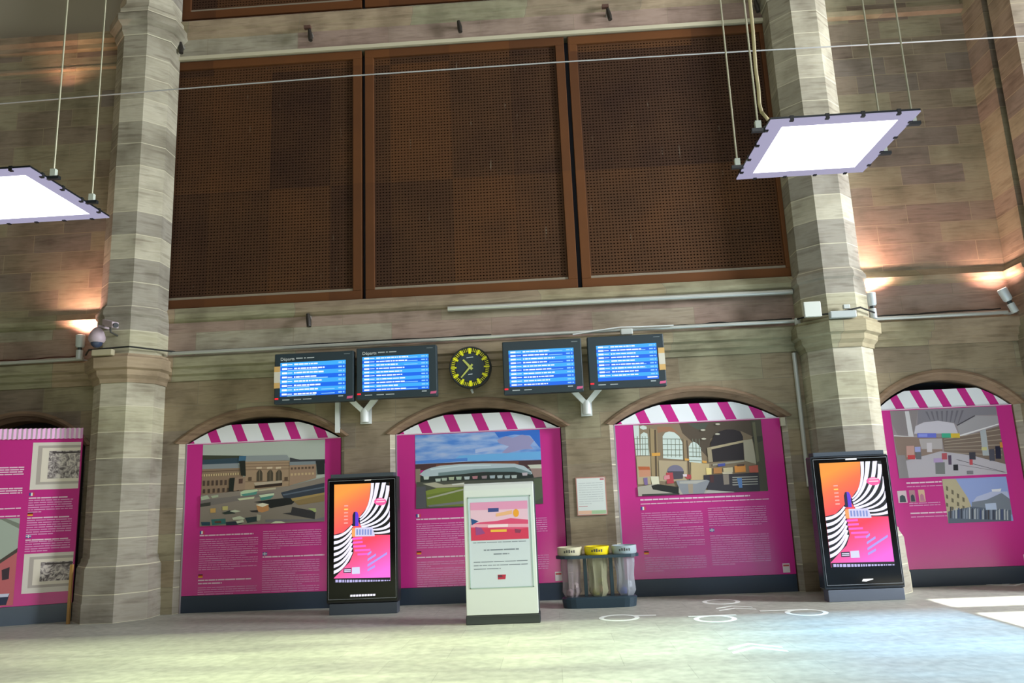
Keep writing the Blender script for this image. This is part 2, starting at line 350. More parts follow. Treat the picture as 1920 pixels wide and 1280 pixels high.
# ------------------------------------------------------------------ brown perforated panels
def mesh_panel(name, x0, x1, z0, z1, y, label, group=None):
    t = thing(name, ((x0+x1)/2, y, z0), label, 'metal panel')
    fr = 0.16
    bb = MB()
    for (a, c) in (((x0, z0), (x1, z0+fr)), ((x0, z1-fr), (x1, z1)), ((x0, z0+fr), (x0+fr, z1-fr)), ((x1-fr, z0+fr), (x1, z1-fr))):
        bb.box((a[0], y-0.06, a[1]), (c[0], y+0.06, c[1]), RUSTF)
    bb.build('frame', t, bevel=0.008)
    bb = MB(); sx0, sx1, sz0, sz1 = x0+fr, x1-fr, z0+fr, z1-fr
    bb.box((sx0, y-0.035, sz0), (sx1, y+0.0, sz0+0.045), mat('#8a8070', 0.7)); tag(bb.build('bottom_rail', t), 'dusty grey rail at the bottom of the panel')
    P = 0.056
    nx = int((sx1-sx0)/P); nz = int((sz1-sz0)/P); bb = MB()
    for i in range(nz+1):
        z = sz0+i*P; bb.box((sx0, y-0.012, z), (sx1, y+0.004, min(z+0.036, sz1)), RUST)
    for i in range(nx+1):
        x = sx0+i*P; bb.box((x, y-0.010, sz0), (min(x+0.030, sx1), y+0.002, sz1), RUST)
    bb.build('perforated_grille', t)
    bb = MB(); bb.box((sx0, y+0.03, sz0), (sx1, y+0.05, sz1), RUSTB); bb.build('backing_sheet', t)
    return t
PXS = [(-6.72, -3.12), (-3.06, 0.60), (0.67, 4.27)]
for (x0, x1), lab in zip(PXS, ['brown perforated metal panel beside the left pillar', 'brown perforated metal panel in the middle above the clock', 'brown perforated metal panel beside the right pillar behind the hanging lamp']):
    mesh_panel('perforated_panel', x0, x1, 5.07, 9.80, 0.10, lab)
for (x0, x1), lab in zip(PXS[:2], ['upper brown mesh panel cut by the photo top, nearest the left pillar', 'upper brown mesh panel cut by the photo top, right one of the two']):
    mesh_panel('perforated_panel', x0+(0.17 if x0 < -6 else 0), x1, 10.70, 13.6, 0.12, lab)

# ------------------------------------------------------------------ flat print tools
class Print:
    """A picture printed on a flat rectangle of a vertical board; polygons are given in a crop's own units."""
    def __init__(s, org, ux, w_, h_, corners, step=0.0002, uy=None):
        s.o = Vector(org) + Vector((Vector(ux).y, -Vector(ux).x, 0))*0.001; s.ux = Vector(ux); s.n = Vector((s.ux.y, -s.ux.x, 0)); s.w = w_; s.h = h_
        s.c = corners; s.b = flat(); s.k = 0; s.step = step
    def uv(s, x, y):
        (ax, ay), (bx, by), (cx, cy) = s.c      # TL, TR, BL
        e1 = (bx-ax, by-ay); e2 = (cx-ax, cy-ay); det = e1[0]*e2[1]-e1[1]*e2[0]
        px, py = x-ax, y-ay
        u = (px*e2[1]-py*e2[0])/det; v = (e1[0]*py-e1[1]*px)/det
        return min(max(u, 0), 1), min(max(v, 0), 1)
    def P(s, u, v, k):
        return s.o + s.ux*(u*s.w) - Vector((0, 0, 1))*(v*s.h) + s.n*(s.step*k)
    def poly(s, pts, col, layer=None):
        mt = mat(col, 0.45) if isinstance(col, str) else col
        q = [s.uv(*p) for p in pts]; out = []
        for p in q:
            if not out or (abs(p[0]-out[-1][0])+abs(p[1]-out[-1][1]) > 1e-4): out.append(p)
        if len(out) > 2 and abs(out[0][0]-out[-1][0])+abs(out[0][1]-out[-1][1]) < 1e-4: out.pop()
        if len(out) < 3: return
        k = s.k if layer is None else layer
        s.b.face([s.P(u, v, k) for u, v in out], mt)
        s.k += 1 if layer is None else 0
    def rect(s, x0, y0, x1, y1, col, sl=None):
        if sl is None: sl = (s.c[1][1]-s.c[0][1])/(s.c[1][0]-s.c[0][0])
        d = sl*(x1-x0); s.poly([(x0, y0), (x1, y0+d), (x1, y1+d), (x0, y1)], col)
    def ell(s, cx, cy, rx, ry, col, a0=0, a1=360, n=20):
        s.poly([(cx+rx*math.cos(math.radians(a0+(a1-a0)*i/n)), cy+ry*math.sin(math.radians(a0+(a1-a0)*i/n))) for i in range(n+1)], col)
    def build(s, name, parent): return s.b.build(name, parent)

class TG:
    def __init__(s, parent, name='text_block'): s.p = parent; s.n = name
    def build(s, *a): return None
def text_lines(bb, *a, **k):
    if isinstance(bb, TG):
        fb = flat(); _text_lines(fb, *a, **k); return fb.build(bb.n, bb.p)
    return _text_lines(bb, *a, **k)
def _text_lines(bb, org, ux, n, x0, x1, ztop, dz, th, mt, last=0.6, short=None, off=0.0015):
    """Rows of small printed words (too small to read in the photo)."""
    ux = Vector(ux); nn = Vector((ux.y, -ux.x, 0)); o = Vector(org)
    for i in range(n):
        xe = x1
        if i == n-1: xe = x0+(x1-x0)*last
        if short and i in short: xe = x0+(x1-x0)*short[i]
        x = x0; z = ztop-i*dz
        while x < xe-0.01:
            wd = min(random.uniform(0.03, 0.17), xe-x)
            p = lambda a, c: o+ux*a+Vector((0, 0, c))+nn*off
            bb.face([p(x, z-th), p(x+wd, z-th), p(x+wd, z), p(x, z)], mt)
            x += wd+0.010

# ------------------------------------------------------------------ magenta history posters in the arches
def glossy(name, h, rough=0.22):
    m, nt, b_, N, L = nodes(name); b_.inputs['Base Color'].default_value = lin(h)+(1,)
    b_.inputs['Roughness'].default_value = rough; b_.inputs['Specular IOR Level'].default_value = 0.6
    return m
MAG = glossy('magenta_laminate', '#cb3390')
MAGD = glossy('magenta_stripe', '#cc3090')
WHT = glossy('white_stripe', '#eef2fa', 0.4)
KICK = glossy('dark_kick_board', '#2c3a4c', 0.4)
ALU = mat('#b9b3c0', 0.35, 0.6)
TXT = mat('#e09acb', 0.5); TXTB = mat('#efcfe4', 0.5)
def flag(kind, p, w_=0.075, h_=0.05, name='flag', parent=None, ux=(1, 0, 0)):
    bb = flat(); ux = Vector(ux); nn = Vector((ux.y, -ux.x, 0)); p = Vector(p)+nn*0.002
    def q(a, c, a2, c2, h): bb.face([p+ux*a+Vector((0, 0, c)), p+ux*a2+Vector((0, 0, c)), p+ux*a2+Vector((0, 0, c2)), p+ux*a+Vector((0, 0, c2))], mat(h, 0.5))
    if kind == 'fr': q(0, 0, w_/3, h_, '#3b4fa0'); q(w_/3, 0, 2*w_/3, h_, '#f2f0f2'); q(2*w_/3, 0, w_, h_, '#d04050')
    if kind == 'de': q(0, 2*h_/3, w_, h_, '#2a1a1a'); q(0, h_/3, w_, 2*h_/3, '#d03020'); q(0, 0, w_, h_/3, '#f0c030')
    if kind == 'uk':
        q(0, 0, w_, h_, '#5a62a8'); nn2 = nn*0.0008; p = p+nn2
        q(0, 0.38*h_, w_, 0.62*h_, '#f2e8ee'); q(0.42*w_, 0, 0.58*w_, h_, '#f2e8ee')
    lab = {'fr': 'small French flag', 'de': 'small German flag', 'uk': 'small British flag'}[kind]
    return tag(bb.build(name, parent), lab)

def info_poster(idx, label, pic, y=0.10, zt=2.715, kz=0.265):
    cx, h, sp, ap = OPEN[idx]; x0, x1 = cx-h+0.015, cx+h-0.015
    t = thing('history_poster', (cx, y, 0), label, 'poster')
    bb = MB(); bb.box((x0, y, kz), (x1, y+0.04, zt), MAG); bb.build('printed_board', t)
    bb = MB(); bb.box((x0, y-0.004, 0), (x1, y+0.04, kz-0.004), KICK); tag(bb.build('kick_board', t), 'dark blue-black kick board')
    bb = MB(); bb.box((x0-0.012, y-0.012, 0.0), (x0+0.012, y+0.02, zt), ALU); bb.box((x0, y-0.010, zt-0.004), (x1, y+0.02, zt+0.010), mat('#e8c8e0', 0.4)); bb.build('edge_strip', t)
    # striped awning print, cut by the arch; leaning stripes
    za = zt+0.012; zb = min(ap-0.09, zt+0.30); A = arch(cx, h-0.01, sp, ap-0.02)
    def ztop(x):
        for (xa, z_a), (xb, z_b) in zip(A, A[1:]):
            if xa <= x <= xb: return z_a+(z_b-z_a)*(x-xa)/(xb-xa)
        return za
    bb = flat(); sc = (x1-x0)/2.62; n = 8; pitch = 0.455*sc; lean = -0.42; ws = 0.17*sc
    def cell(xa, xb, mt, lay):
        steps = 16; lo = []; hi = []
        for i in range(steps+1):
            x = xa+(xb-xa)*i/steps
            zt_ = zb
            xt = x+lean*(zb-za)
            # walk up the leaning line until it meets the arch
            z_hit = zb
            for j in range(81):
                zz = za+(zb-za)*j/80; xx = x+lean*(zz-za)
                if xx < x0 or xx > x1 or zz > ztop(xx)-0.02:
                    z_hit = za+(zb-za)*max(j-1, 0)/80; break
            xb_ = min(max(x, x0), x1)
            lo.append(Vector((x, y+0.005-lay*0.0015, za))); hi.append(Vector((x+lean*(z_hit-za), y+0.005-lay*0.0015, max(z_hit, za+0.001))))
        for i in range(steps):
            if lo[i].x < x0-0.001 or lo[i+1].x > x1+0.001: continue
            bb.face([lo[i], lo[i+1], hi[i+1], hi[i]], mt)
    segs = []; x = x0-0.04
    while x < x1+0.3:
        cell(max(x, x0), min(x+ws, x1), MAGD, 0) if x < x1 and x+ws > x0 else None
        a_, b2 = max(x+ws, x0), min(x+pitch, x1)
        if a_ < b2: cell(a_, b2, WHT, 0)
        x += pitch
    bb.build('striped_awning_print', t)
    pic(t, y-0.002, x0, x1)
    # small white credit label at the lower right corner
    bb = flat(); lx = x1-0.20; bb.face([(lx, y-0.003, 0.29), (lx+0.11, y-0.003, 0.29), (lx+0.11, y-0.003, 0.43), (lx, y-0.003, 0.43)], mat('#e3d9dd', 0.5))
    bb.face([(lx+0.01, y-0.005, 0.385), (lx+0.10, y-0.005, 0.385), (lx+0.10, y-0.005, 0.41), (lx+0.01, y-0.005, 0.41)], mat('#c05050', 0.5))
    bb.build('credit_label', t)
    return t
EX = (1, 0, 0)
def rect_of(tl, br, y):
    a = W(tl[0], tl[1], y); c = W(br[0], br[1], y); return a, c

def photo_station(t, y, x0, x1):
    a, c = rect_of((381, 832), (608.5, 977), y)
    p = Print((a.x, y, 2.70), EX, c.x-a.x, 2.70-c.z, [(135, 205), (1600, 145), (125, 1160)])
    p.poly([(125, 150), (1640, 100), (1640, 1200), (100, 1200)], '#b3bcb6')
    R = p.poly
    R([(125, 330), (560, 335), (700, 345), (560, 420), (125, 450)], '#3b4236')
    R([(125, 385), (600, 360), (650, 420), (125, 450)], '#33495a')
    R([(1180, 360), (1300, 385), (1600, 380), (1600, 430), (1180, 420)], '#3a3d45')
    R([(125, 440), (560, 425), (600, 480), (125, 497)], '#8a929a')
    R([(125, 495), (600, 480), (660, 745), (125, 800)], '#8f7865')
    R([(125, 520), (600, 500), (600, 512), (125, 532)], '#6d584a')
    R([(125, 556), (590, 535), (590, 562), (125, 582)], '#c9b48c')
    for i in range(16): R([(140+i*29, 556-i*1.3), (150+i*29, 556-i*1.3), (150+i*29, 582-i*1.3), (140+i*29, 582-i*1.3)], '#6b5546')
    for i in range(9): R([(145+i*52, 632-i*2), (172+i*52, 631-i*2), (172+i*52, 690-i*2), (145+i*52, 692-i*2)], '#4f3f38')
    for i in range(8): R([(150+i*58, 730-i*3), (176+i*58, 729-i*3), (176+i*58, 775-i*3), (150+i*58, 777-i*3)], '#4a3a34')
    R([(650, 405), (1180, 395), (1180, 695), (650, 740)], '#a48b73')
    for zz in (430, 462, 500, 640): R([(655, zz), (1178, zz-12), (1178, zz-4), (655, zz+8)], '#7d6655')
    R([(660, 340), (1150, 330), (1185, 392), (650, 407)], '#8f979c')
    R([(575, 345), (660, 340), (655, 395), (570, 400)], '#3f6a8a')
    R([(575, 398), (650, 395), (660, 575), (600, 570)], '#1f2421')
    R([(525, 600), (655, 585), (650, 735), (510, 750)], '#9a8270'); R([(575, 610), (625, 606), (622, 662), (575, 665)], '#553c36')
    R([(465, 600), (530, 595), (515, 755), (458, 758)], '#1c221f')
    for ax in (788, 915, 1020):
        R([(ax, 640), (ax, 540), (ax+20, 510), (ax+36, 502), (ax+54, 510), (ax+70, 540), (ax+70, 632)], '#4c4439')
        R([(ax+32, 632), (ax+32, 505), (ax+37, 505), (ax+37, 632)], '#8a7a66')
        R([(ax-4, 472), (ax+60, 468), (ax+60, 490), (ax-4, 494)], '#d3bfa6')
    for ax in (690, 1120): R([(ax, 590), (ax+40, 588), (ax+40, 632), (ax, 634)], '#5d4a3c')
    R([(755, 655), (1095, 628), (1095, 655), (775, 690)], '#b9aa98'); R([(765, 690), (1095, 655), (1090, 690), (770, 720)], '#33241f')
    R([(1180, 412), (1490, 402), (1495, 440), (1180, 452)], '#7f8a92'); R([(1180, 452), (1495, 440), (1495, 600), (1180, 690)], '#a18672')
    for i in range(7): R([(1195+i*42, 478-i*2), (1220+i*42, 477-i*2), (1220+i*42, 502-i*2), (1195+i*42, 503-i*2)], '#5c4a40'); R([(1195+i*42, 548-i*2), (1220+i*42, 547-i*2), (1220+i*42, 572-i*2), (1195+i*42, 574-i*2)], '#c4ab86')
    R([(1495, 400), (1600, 395), (1600, 555), (1510, 555)], '#20262a')
    R([(125, 800), (660, 742), (1180, 695), (1600, 590), (1600, 1200), (100, 1200)], '#8a8078')
    R([(125, 860), (700, 790), (1000, 760), (1000, 790), (600, 860), (125, 940)], '#77706e')
    R([(600, 765), (640, 745), (800, 730), (810, 750), (640, 800), (605, 812)], '#b9cfae'); R([(610, 790), (800, 758), (790, 790), (640, 812)], '#4f8f86')
    R([(565, 840), (770, 815), (760, 840), (590, 860)], '#c9cfae'); R([(820, 800), (1000, 775), (1000, 800), (850, 835)], '#c3d4b8'); R([(830, 830), (1000, 800), (960, 840), (850, 862)], '#47857e')
    R([(810, 735), (1020, 710), (1020, 730), (820, 755)], '#bcb39b')
    R([(760, 880), (960, 850), (1180, 825), (1250, 870), (1210, 905), (960, 950), (880, 895)], '#17191f')
    R([(1080, 770), (1240, 730), (1600, 655), (1600, 770), (1210, 835), (1110, 830)], '#333b4b'); R([(1100, 790), (1600, 700), (1600, 715), (1110, 805)], '#5a6678')
    R([(1200, 840), (1600, 768), (1600, 790), (1220, 868)], '#a88f5a'); R([(1230, 870), (1600, 792), (1600, 870), (1290, 915)], '#8c7650')
    R([(790, 912), (860, 892), (935, 905), (940, 975), (860, 1000), (810, 985)], '#c28a5a'); R([(785, 912), (865, 890), (942, 905), (865, 938)], '#e6e1cd')
    R([(710, 980), (810, 970), (815, 1000), (740, 995)], '#2d2b30')
    R([(1215, 935), (1490, 985), (1480, 1075), (1100, 1010), (1200, 1000)], '#2f2d35'); R([(1400, 950), (1490, 950), (1500, 985), (1480, 995)], '#a9b87a')
    R([(900, 1080), (1490, 1075), (1600, 1050), (1600, 1090), (900, 1110)], '#77717d')
    R([(140, 1110), (250, 1110), (250, 1150), (150, 1150)], '#22465a'); R([(260, 1080), (430, 1070), (435, 1130), (275, 1145)], '#2f6a6b'); R([(300, 1100), (380, 1095), (380, 1120), (305, 1122)], '#5a4038')
    R([(435, 1110), (540, 1100), (640, 1120), (560, 1150), (440, 1150)], '#1f2b40'); R([(510, 1060), (600, 1040), (660, 1065), (640, 1080), (520, 1085)], '#c4cbb5'); R([(555, 1100), (640, 1085), (650, 1110), (570, 1125)], '#c9cfbb'); R([(660, 1060), (800, 1045), (810, 1100), (690, 1120)], '#22363f'); R([(800, 1020), (850, 1030), (840, 1090), (800, 1095)], '#a8a696')
    R([(960, 1128), (1020, 1098), (1090, 1098), (1140, 1128), (1000, 1140)], '#d6dbc0'); R([(385, 1005), (480, 975), (560, 985), (540, 1012), (420, 1022)], '#2e3a38'); R([(480, 985), (540, 968), (610, 985), (540, 1000)], '#c4c9b6')
    R([(248, 955), (312, 950), (312, 1000), (250, 1005)], '#c9a05f'); R([(392, 930), (456, 925), (456, 970), (394, 975)], '#c2b878')
    R([(130, 820), (210, 800), (240, 840), (140, 860)], '#aab59f'); R([(250, 810), (340, 795), (340, 820), (270, 835)], '#a8b29a'); R([(125, 900), (250, 880), (250, 920), (125, 935)], '#3a3a38')
    tag(p.build('station_photograph', t), 'printed colour photograph of a station front and a car park')
    bb = TG(t); o = (0, y, 0)
    xl = a.x; xm = (a.x+c.x)/2+0.02; xr = c.x
    z = c.z-0.07
    text_lines(bb, o, EX, 1, xl, xl+0.9, z-0.07, 0.05, 0.020, TXTB, 1)
    text_lines(bb, o, EX, 15, xl, xm-0.08, z-0.14, 0.034, 0.011, TXT, 0.6, {4: 0.95, 8: 0.8, 12: 0.7})
    text_lines(bb, o, EX, 2, xl, xl+0.88, z-0.78, 0.05, 0.020, TXTB, 0.45)
    text_lines(bb, o, EX, 9, xl, xm-0.08, z-0.90, 0.034, 0.011, TXT, 0.9, {3: 0.6})
    text_lines(bb, o, EX, 9, xm, xr-0.05, z-0.05, 0.034, 0.011, TXT, 0.3)
    text_lines(bb, o, EX, 1, xm, xr, z-0.45, 0.05, 0.020, TXTB, 1)
    text_lines(bb, o, EX, 17, xm, xr-0.08, z-0.52, 0.034, 0.011, TXT, 0.9, {6: 0.6, 11: 0.7})
    bb.build('printed_text', t)
    flag('fr', (xl, y, z-0.055), parent=t); flag('de', (xl, y, z-0.745), parent=t); flag('uk', (xm, y, z-0.435), parent=t)

def sky_mat(name, stops, sx=2.0, sz=9.0, scale=1.4):
    m, nt, b_, N, L = nodes(name); tc = N('ShaderNodeTexCoord'); mp = N('ShaderNodeMapping'); mp.inputs['Scale'].default_value = (sx, 1, sz); mp.inputs['Rotation'].default_value = (0, 0.12, 0)
    nz = N('ShaderNodeTexNoise'); nz.inputs['Scale'].default_value = scale; nz.inputs['Detail'].default_value = 5; rp = ramp(nt, stops)
    L(tc.outputs['Object'], mp.inputs[0]); L(mp.outputs[0], nz.inputs['Vector']); L(nz.outputs['Fac'], rp.inputs[0]); L(rp.outputs[0], b_.inputs['Base Color']); b_.inputs['Roughness'].default_value = 0.45
    return m
SKY = sky_mat('printed_sky', [(0.3, '#4d86da'), (0.5, '#86a9e4'), (0.7, '#b2c2e8')])
def photo_stadium(t, y, x0, x1):
    a, c = rect_of((778, 814), (1018.5, 944), y)
    p = Print((a.x, y, 2.70), EX, c.x-a.x, 2.70-c.z, [(125, 170), (1725, 95), (150, 1105)])
    R = p.poly
    R([(100, 120), (1800, 60), (1800, 600), (100, 600)], SKY)
    R([(1150, 130), (1800, 60), (1800, 330), (1700, 300), (1600, 170), (1400, 160), (1200, 200)], '#2e6ed2')
    R([(1180, 230), (1290, 180), (1380, 200), (1500, 160), (1590, 180), (1650, 240), (1600, 300), (1640, 340), (1500, 350), (1300, 400), (1240, 390), (1330, 310), (1200, 270)], '#9a97c4')
    R([(900, 350), (1250, 300), (1200, 340), (900, 400)], '#a9bce8')
    R([(700, 430), (1800, 370), (1800, 470), (1100, 490), (600, 500)], '#6cb0ea')
    R([(130, 500), (800, 460), (800, 500), (130, 540)], '#4d86da')
    R([(100, 545), (800, 508), (1800, 480), (1800, 600), (100, 620)], '#4b3136')
    R([(400, 545), (1450, 500), (1450, 540), (400, 575)], '#7a4a3a')
    R([(1560, 545), (1800, 535), (1800, 590), (1600, 590)], '#c9cbbd'); R([(1570, 590), (1800, 585), (1800, 720), (1640, 730)], '#9a817c'); R([(130, 605), (200, 600), (200, 780), (130, 790)], '#8d8272')
    R([(200, 690), (1600, 600), (1640, 700), (1600, 760), (1500, 790), (200, 800)], '#252d2c')
    R([(190, 672), (250, 620), (330, 588), (450, 560), (700, 538), (1000, 528), (1400, 530), (1520, 560), (1610, 630), (1620, 660), (1400, 620), (1000, 622), (700, 655), (400, 690), (250, 702)], '#b4c5cf')
    R([(430, 650), (900, 600), (1400, 575), (1600, 640), (1610, 668), (1400, 632), (1000, 636), (700, 668), (430, 690)], '#70878c')
    R([(330, 600), (700, 555), (1100, 545), (1100, 556), (700, 568), (330, 618)], '#cfe0e6')
    for x_, y_, cl in ((240, 700, '#c3d0cc'), (390, 725, '#b9c8bf'), (470, 715, '#aab8ac'), (560, 705, '#a8b49a'), (655, 700, '#a4b8a6'), (758, 697, '#b5c2c6'), (860, 690, '#b07a84'), (978, 686, '#96868c'), (1080, 682, '#a2b2bc'), (1175, 680, '#aab8bc'), (1268, 680, '#9aaaae'), (1355, 678, '#b5c0be'), (1490, 645, '#c0b4bc')):
        R([(x_, y_), (x_+72, y_-4), (x_+66, y_+34), (x_+8, y_+36)], cl)
    R([(150, 770), (1500, 720), (1800, 690), (1800, 1200), (120, 1200)], '#4c4f48')
    R([(230, 790), (390, 770), (500, 800), (600, 790), (760, 770), (760, 820), (400, 840)], '#b3b09c'); R([(600, 790), (760, 775), (755, 795), (610, 806)], '#d3d6d0')
    R([(270, 880), (420, 842), (1000, 820), (1000, 1060), (290, 1075)], '#6d7d33'); R([(270, 880), (420, 842), (700, 835), (600, 870), (280, 930)], '#7f8f3c')
    R([(285, 965), (520, 905), (760, 845), (770, 862), (530, 925), (300, 980)], '#a8aa98'); R([(300, 1060), (760, 1000), (900, 1000), (900, 1020), (320, 1080)], '#77787c')
    R([(150, 830), (270, 820), (275, 1095), (150, 1110)], '#54545e'); R([(1640, 720), (1800, 710), (1800, 950), (1650, 1000)], '#55604c'); R([(1000, 800), (1640, 760), (1640, 1050), (1000, 1080)], '#5b6240')
    tag(p.build('stadium_photograph', t), 'printed photograph of a glass-roofed station under blue sky')
    bb = TG(t); o = (0, y, 0); xl = a.x; z = c.z-0.07; xm = xl+1.12; xr = c.x
    text_lines(bb, o, EX, 1, xl, xl+0.86, z-0.09, 0.05, 0.020, TXTB, 1)
    text_lines(bb, o, EX, 12, xl, xm, z-0.17, 0.034, 0.011, TXT, 0.8, {7: 0.6})
    text_lines(bb, o, EX, 1, xl, xl+0.9, z-0.69, 0.05, 0.020, TXTB, 1)
    text_lines(bb, o, EX, 13, xl, xm, z-0.77, 0.034, 0.011, TXT, 0.9, {2: 0.2})
    text_lines(bb, o, EX, 8, xm+0.08, xr+0.05, z-0.15, 0.034, 0.011, TXT, 0.4)
    text_lines(bb, o, EX, 8, xm+0.08, xr+0.05, z-0.73, 0.034, 0.011, TXT, 0.4)
    bb.build('printed_text', t)
    flag('fr', (xl, y, z-0.065), parent=t); flag('de', (xl, y, z-0.65), parent=t)

def photo_hall(t, y, x0, x1):
    a, c = rect_of((1187, 795), (1440, 920), y)
    p = Print((a.x, y, 2.70), EX, c.x-a.x, 2.70-c.z, [(40, 165), (1590, 85), (105, 1045)])
    R = p.poly
    R([(0, 100), (1700, 40), (1700, 1100), (0, 1100)], '#8a7862')
    R([(600, 130), (1700, 60), (1600, 350), (1350, 230), (1150, 220), (980, 330), (980, 600), (870, 480), (760, 370), (640, 260)], '#54483c')
    R([(700, 140), (960, 130), (900, 230), (800, 200)], '#4b5248'); R([(330, 180), (500, 180), (640, 300), (560, 250), (420, 240), (340, 260)], '#9b7156')
    wn = '#cfdcd8'; mu = '#7d8574'
    R([(40, 165), (110, 165), (125, 540), (80, 545)], wn); R([(120, 180), (160, 165), (205, 180), (205, 210), (160, 220), (125, 200)], wn)
    R([(130, 540), (130, 280), (170, 250), (215, 270), (240, 540)], wn)
    R([(405, 575), (400, 300), (430, 255), (480, 240), (540, 250), (600, 300), (640, 380), (645, 590)], wn)
    R([(720, 620), (715, 430), (740, 385), (775, 365), (820, 390), (860, 440), (875, 640)], wn)
    for xx in (150, 185, 220, 455, 500, 550, 600, 760, 800, 840, 90): R([(xx, 300 if xx < 300 else 330), (xx+6, 300 if xx < 300 else 330), (xx+10, 560), (xx+4, 560)], mu)
    for zz in (330, 400, 465): R([(45, zz), (240, zz-6), (240, zz+2), (45, zz+8)], mu)
    for zz in (330, 400, 465, 530): R([(402, zz), (640, zz), (640, zz+8), (402, zz+8)], mu)
    for zz in (440, 490, 545, 595): R([(718, zz), (870, zz+4), (870, zz+11), (718, zz+7)], mu)
    R([(245, 200), (330, 220), (350, 900), (270, 900)], '#a08b69'); R([(295, 220), (320, 220), (335, 900), (312, 900)], '#5c4d3c'); R([(650, 330), (700, 350), (740, 850), (670, 850)], '#927e62'); R([(685, 350), (700, 350), (730, 850), (712, 850)], '#54463a')
    R([(80, 555), (250, 550), (260, 900), (100, 900)], '#b8a78a'); R([(350, 600), (690, 610), (690, 860), (360, 860)], '#b3a286'); R([(740, 620), (960, 640), (960, 830), (740, 850)], '#c1ad84')
    R([(100, 680), (240, 680), (250, 720), (110, 722)], '#b8623c'); R([(110, 722), (250, 720), (255, 800), (115, 810)], '#c98f74')
    for q in (((265, 512), (370, 505), (370, 545), (270, 550)), ((665, 575), (715, 578), (715, 602), (668, 600)), ((875, 600), (930, 604), (930, 630), (878, 628))): R(list(q), '#dba24c')
    R([(1005, 615), (985, 460), (980, 380), (1020, 290), (1090, 235), (1170, 212), (1260, 212), (1340, 235), (1370, 300), (1378, 585)], '#2a2226')
    R([(985, 430), (1372, 345), (1372, 372), (985, 462)], '#b8a98a'); R([(1000, 640), (1380, 590), (1380, 612), (1000, 665)], '#a59c8c'); R([(935, 440), (985, 430), (1005, 615), (950, 620)], '#a3957c')
    R([(1372, 345), (1480, 330), (1530, 640), (1385, 600)], '#b3ab98'); R([(1465, 90), (1620, 80), (1700, 960), (1550, 960), (1500, 400)], '#4e4b3c'); R([(1475, 300), (1600, 290), (1610, 350), (1500, 390)], '#3a3830'); R([(1485, 120), (1520, 118), (1560, 600), (1530, 620)], '#6d6a52')
    p.ell(552, 745, 100, 88, '#77738a', 180, 360); R([(452, 735), (655, 735), (640, 825), (520, 835)], '#4b4652'); R([(440, 755), (520, 750), (535, 880), (450, 890)], '#b5444e'); R([(415, 790), (480, 780), (485, 830), (415, 840)], '#d88b96'); R([(640, 770), (740, 775), (745, 825), (690, 830)], '#b0464c'); R([(640, 770), (690, 768), (690, 800), (645, 800)], '#d8cdd8')
    R([(250, 800), (350, 800), (360, 900), (270, 900)], '#dcd9c2'); R([(165, 820), (215, 815), (220, 905), (180, 905)], '#7e6a9c')
    R([(920, 690), (985, 690), (985, 770), (925, 775)], '#e6d08c'); R([(1010, 690), (1110, 680), (1110, 755), (1010, 760)], '#b57f4b'); R([(1060, 640), (1150, 630), (1150, 665), (1065, 672)], '#4b54a0'); R([(1125, 690), (1240, 680), (1240, 740), (1130, 750)], '#cdbf9c')
    R([(1260, 665), (1390, 650), (1395, 735), (1265, 745)], '#d88f45'); R([(1430, 665), (1540, 650), (1545, 740), (1440, 745)], '#c0604e'); R([(1290, 645), (1380, 640), (1380, 662), (1295, 668)], '#5a4238')
    R([(890, 780), (1545, 745), (1560, 965), (1230, 985), (940, 960), (890, 850)], '#37323a')
    for i in range(4): R([(1230, 800+i*30), (1535, 785+i*30), (1535, 797+i*30), (1235, 812+i*30)], '#a9a69e')
    R([(1110, 740), (1230, 735), (1235, 760), (1120, 765)], '#c9bda4'); R([(1120, 770), (1190, 765), (1195, 890), (1130, 895)], '#8f8378'); R([(1285, 810), (1345, 810), (1350, 930), (1310, 930)], '#5a80b8'); R([(960, 780), (1010, 780), (1010, 870), (970, 870)], '#4c2c30')
    R([(90, 930), (270, 900), (900, 960), (1260, 985), (1300, 1100), (80, 1100)], '#b0aaa0'); R([(150, 1020), (600, 1000), (600, 1050), (150, 1060)], '#3c413c')
    R([(260, 915), (340, 895), (590, 930), (590, 1015), (280, 960)], '#1d1f1d'); R([(555, 850), (930, 835), (960, 850), (890, 1005), (640, 1020), (590, 930)], '#8c8f97'); R([(600, 860), (930, 840), (800, 885), (600, 885)], '#b0aea8'); R([(700, 890), (760, 890), (760, 1005), (710, 1005)], '#a49482')
    R([(940, 960), (1250, 980), (1250, 1000), (900, 1005)], '#b5b2ae')
    for q in ((870, 330), (1035, 270), (860, 220), (1040, 145)): p.ell(q[0]+28, q[1], 30, 11, '#c9c4b4', n=10)
    tag(p.build('station_hall_photograph', t), 'printed photograph of a vaulted station hall with tall windows')
    bb = TG(t); o = (0, y, 0); xl = a.x+0.03; xr = c.x; xm = (xl+xr)/2+0.04; z = c.z
    text_lines(bb, o, EX, 1, xl, xl+1.75, z-0.05, 0.05, 0.022, TXTB, 1); text_lines(bb, o, EX, 1, xl, xr, z-0.12, 0.05, 0.012, TXTB, 1)
    text_lines(bb, o, EX, 17, xl, xm-0.09, z-0.27, 0.034, 0.011, TXT, 0.7, {6: 0.6, 12: 0.6})
    text_lines(bb, o, EX, 7, xl, xm-0.09, z-0.96, 0.034, 0.011, TXT, 0.3)
    text_lines(bb, o, EX, 9, xm, xr-0.06, z-0.23, 0.034, 0.011, TXT, 0.9)
    text_lines(bb, o, EX, 14, xm, xr-0.06, z-0.66, 0.034, 0.011, TXT, 0.4)
    bb.build('printed_text', t)
    flag('fr', (xl, y, z-0.22), parent=t); flag('de', (xl, y, z-0.91), parent=t); flag('uk', (xm, y, z-0.60), parent=t)

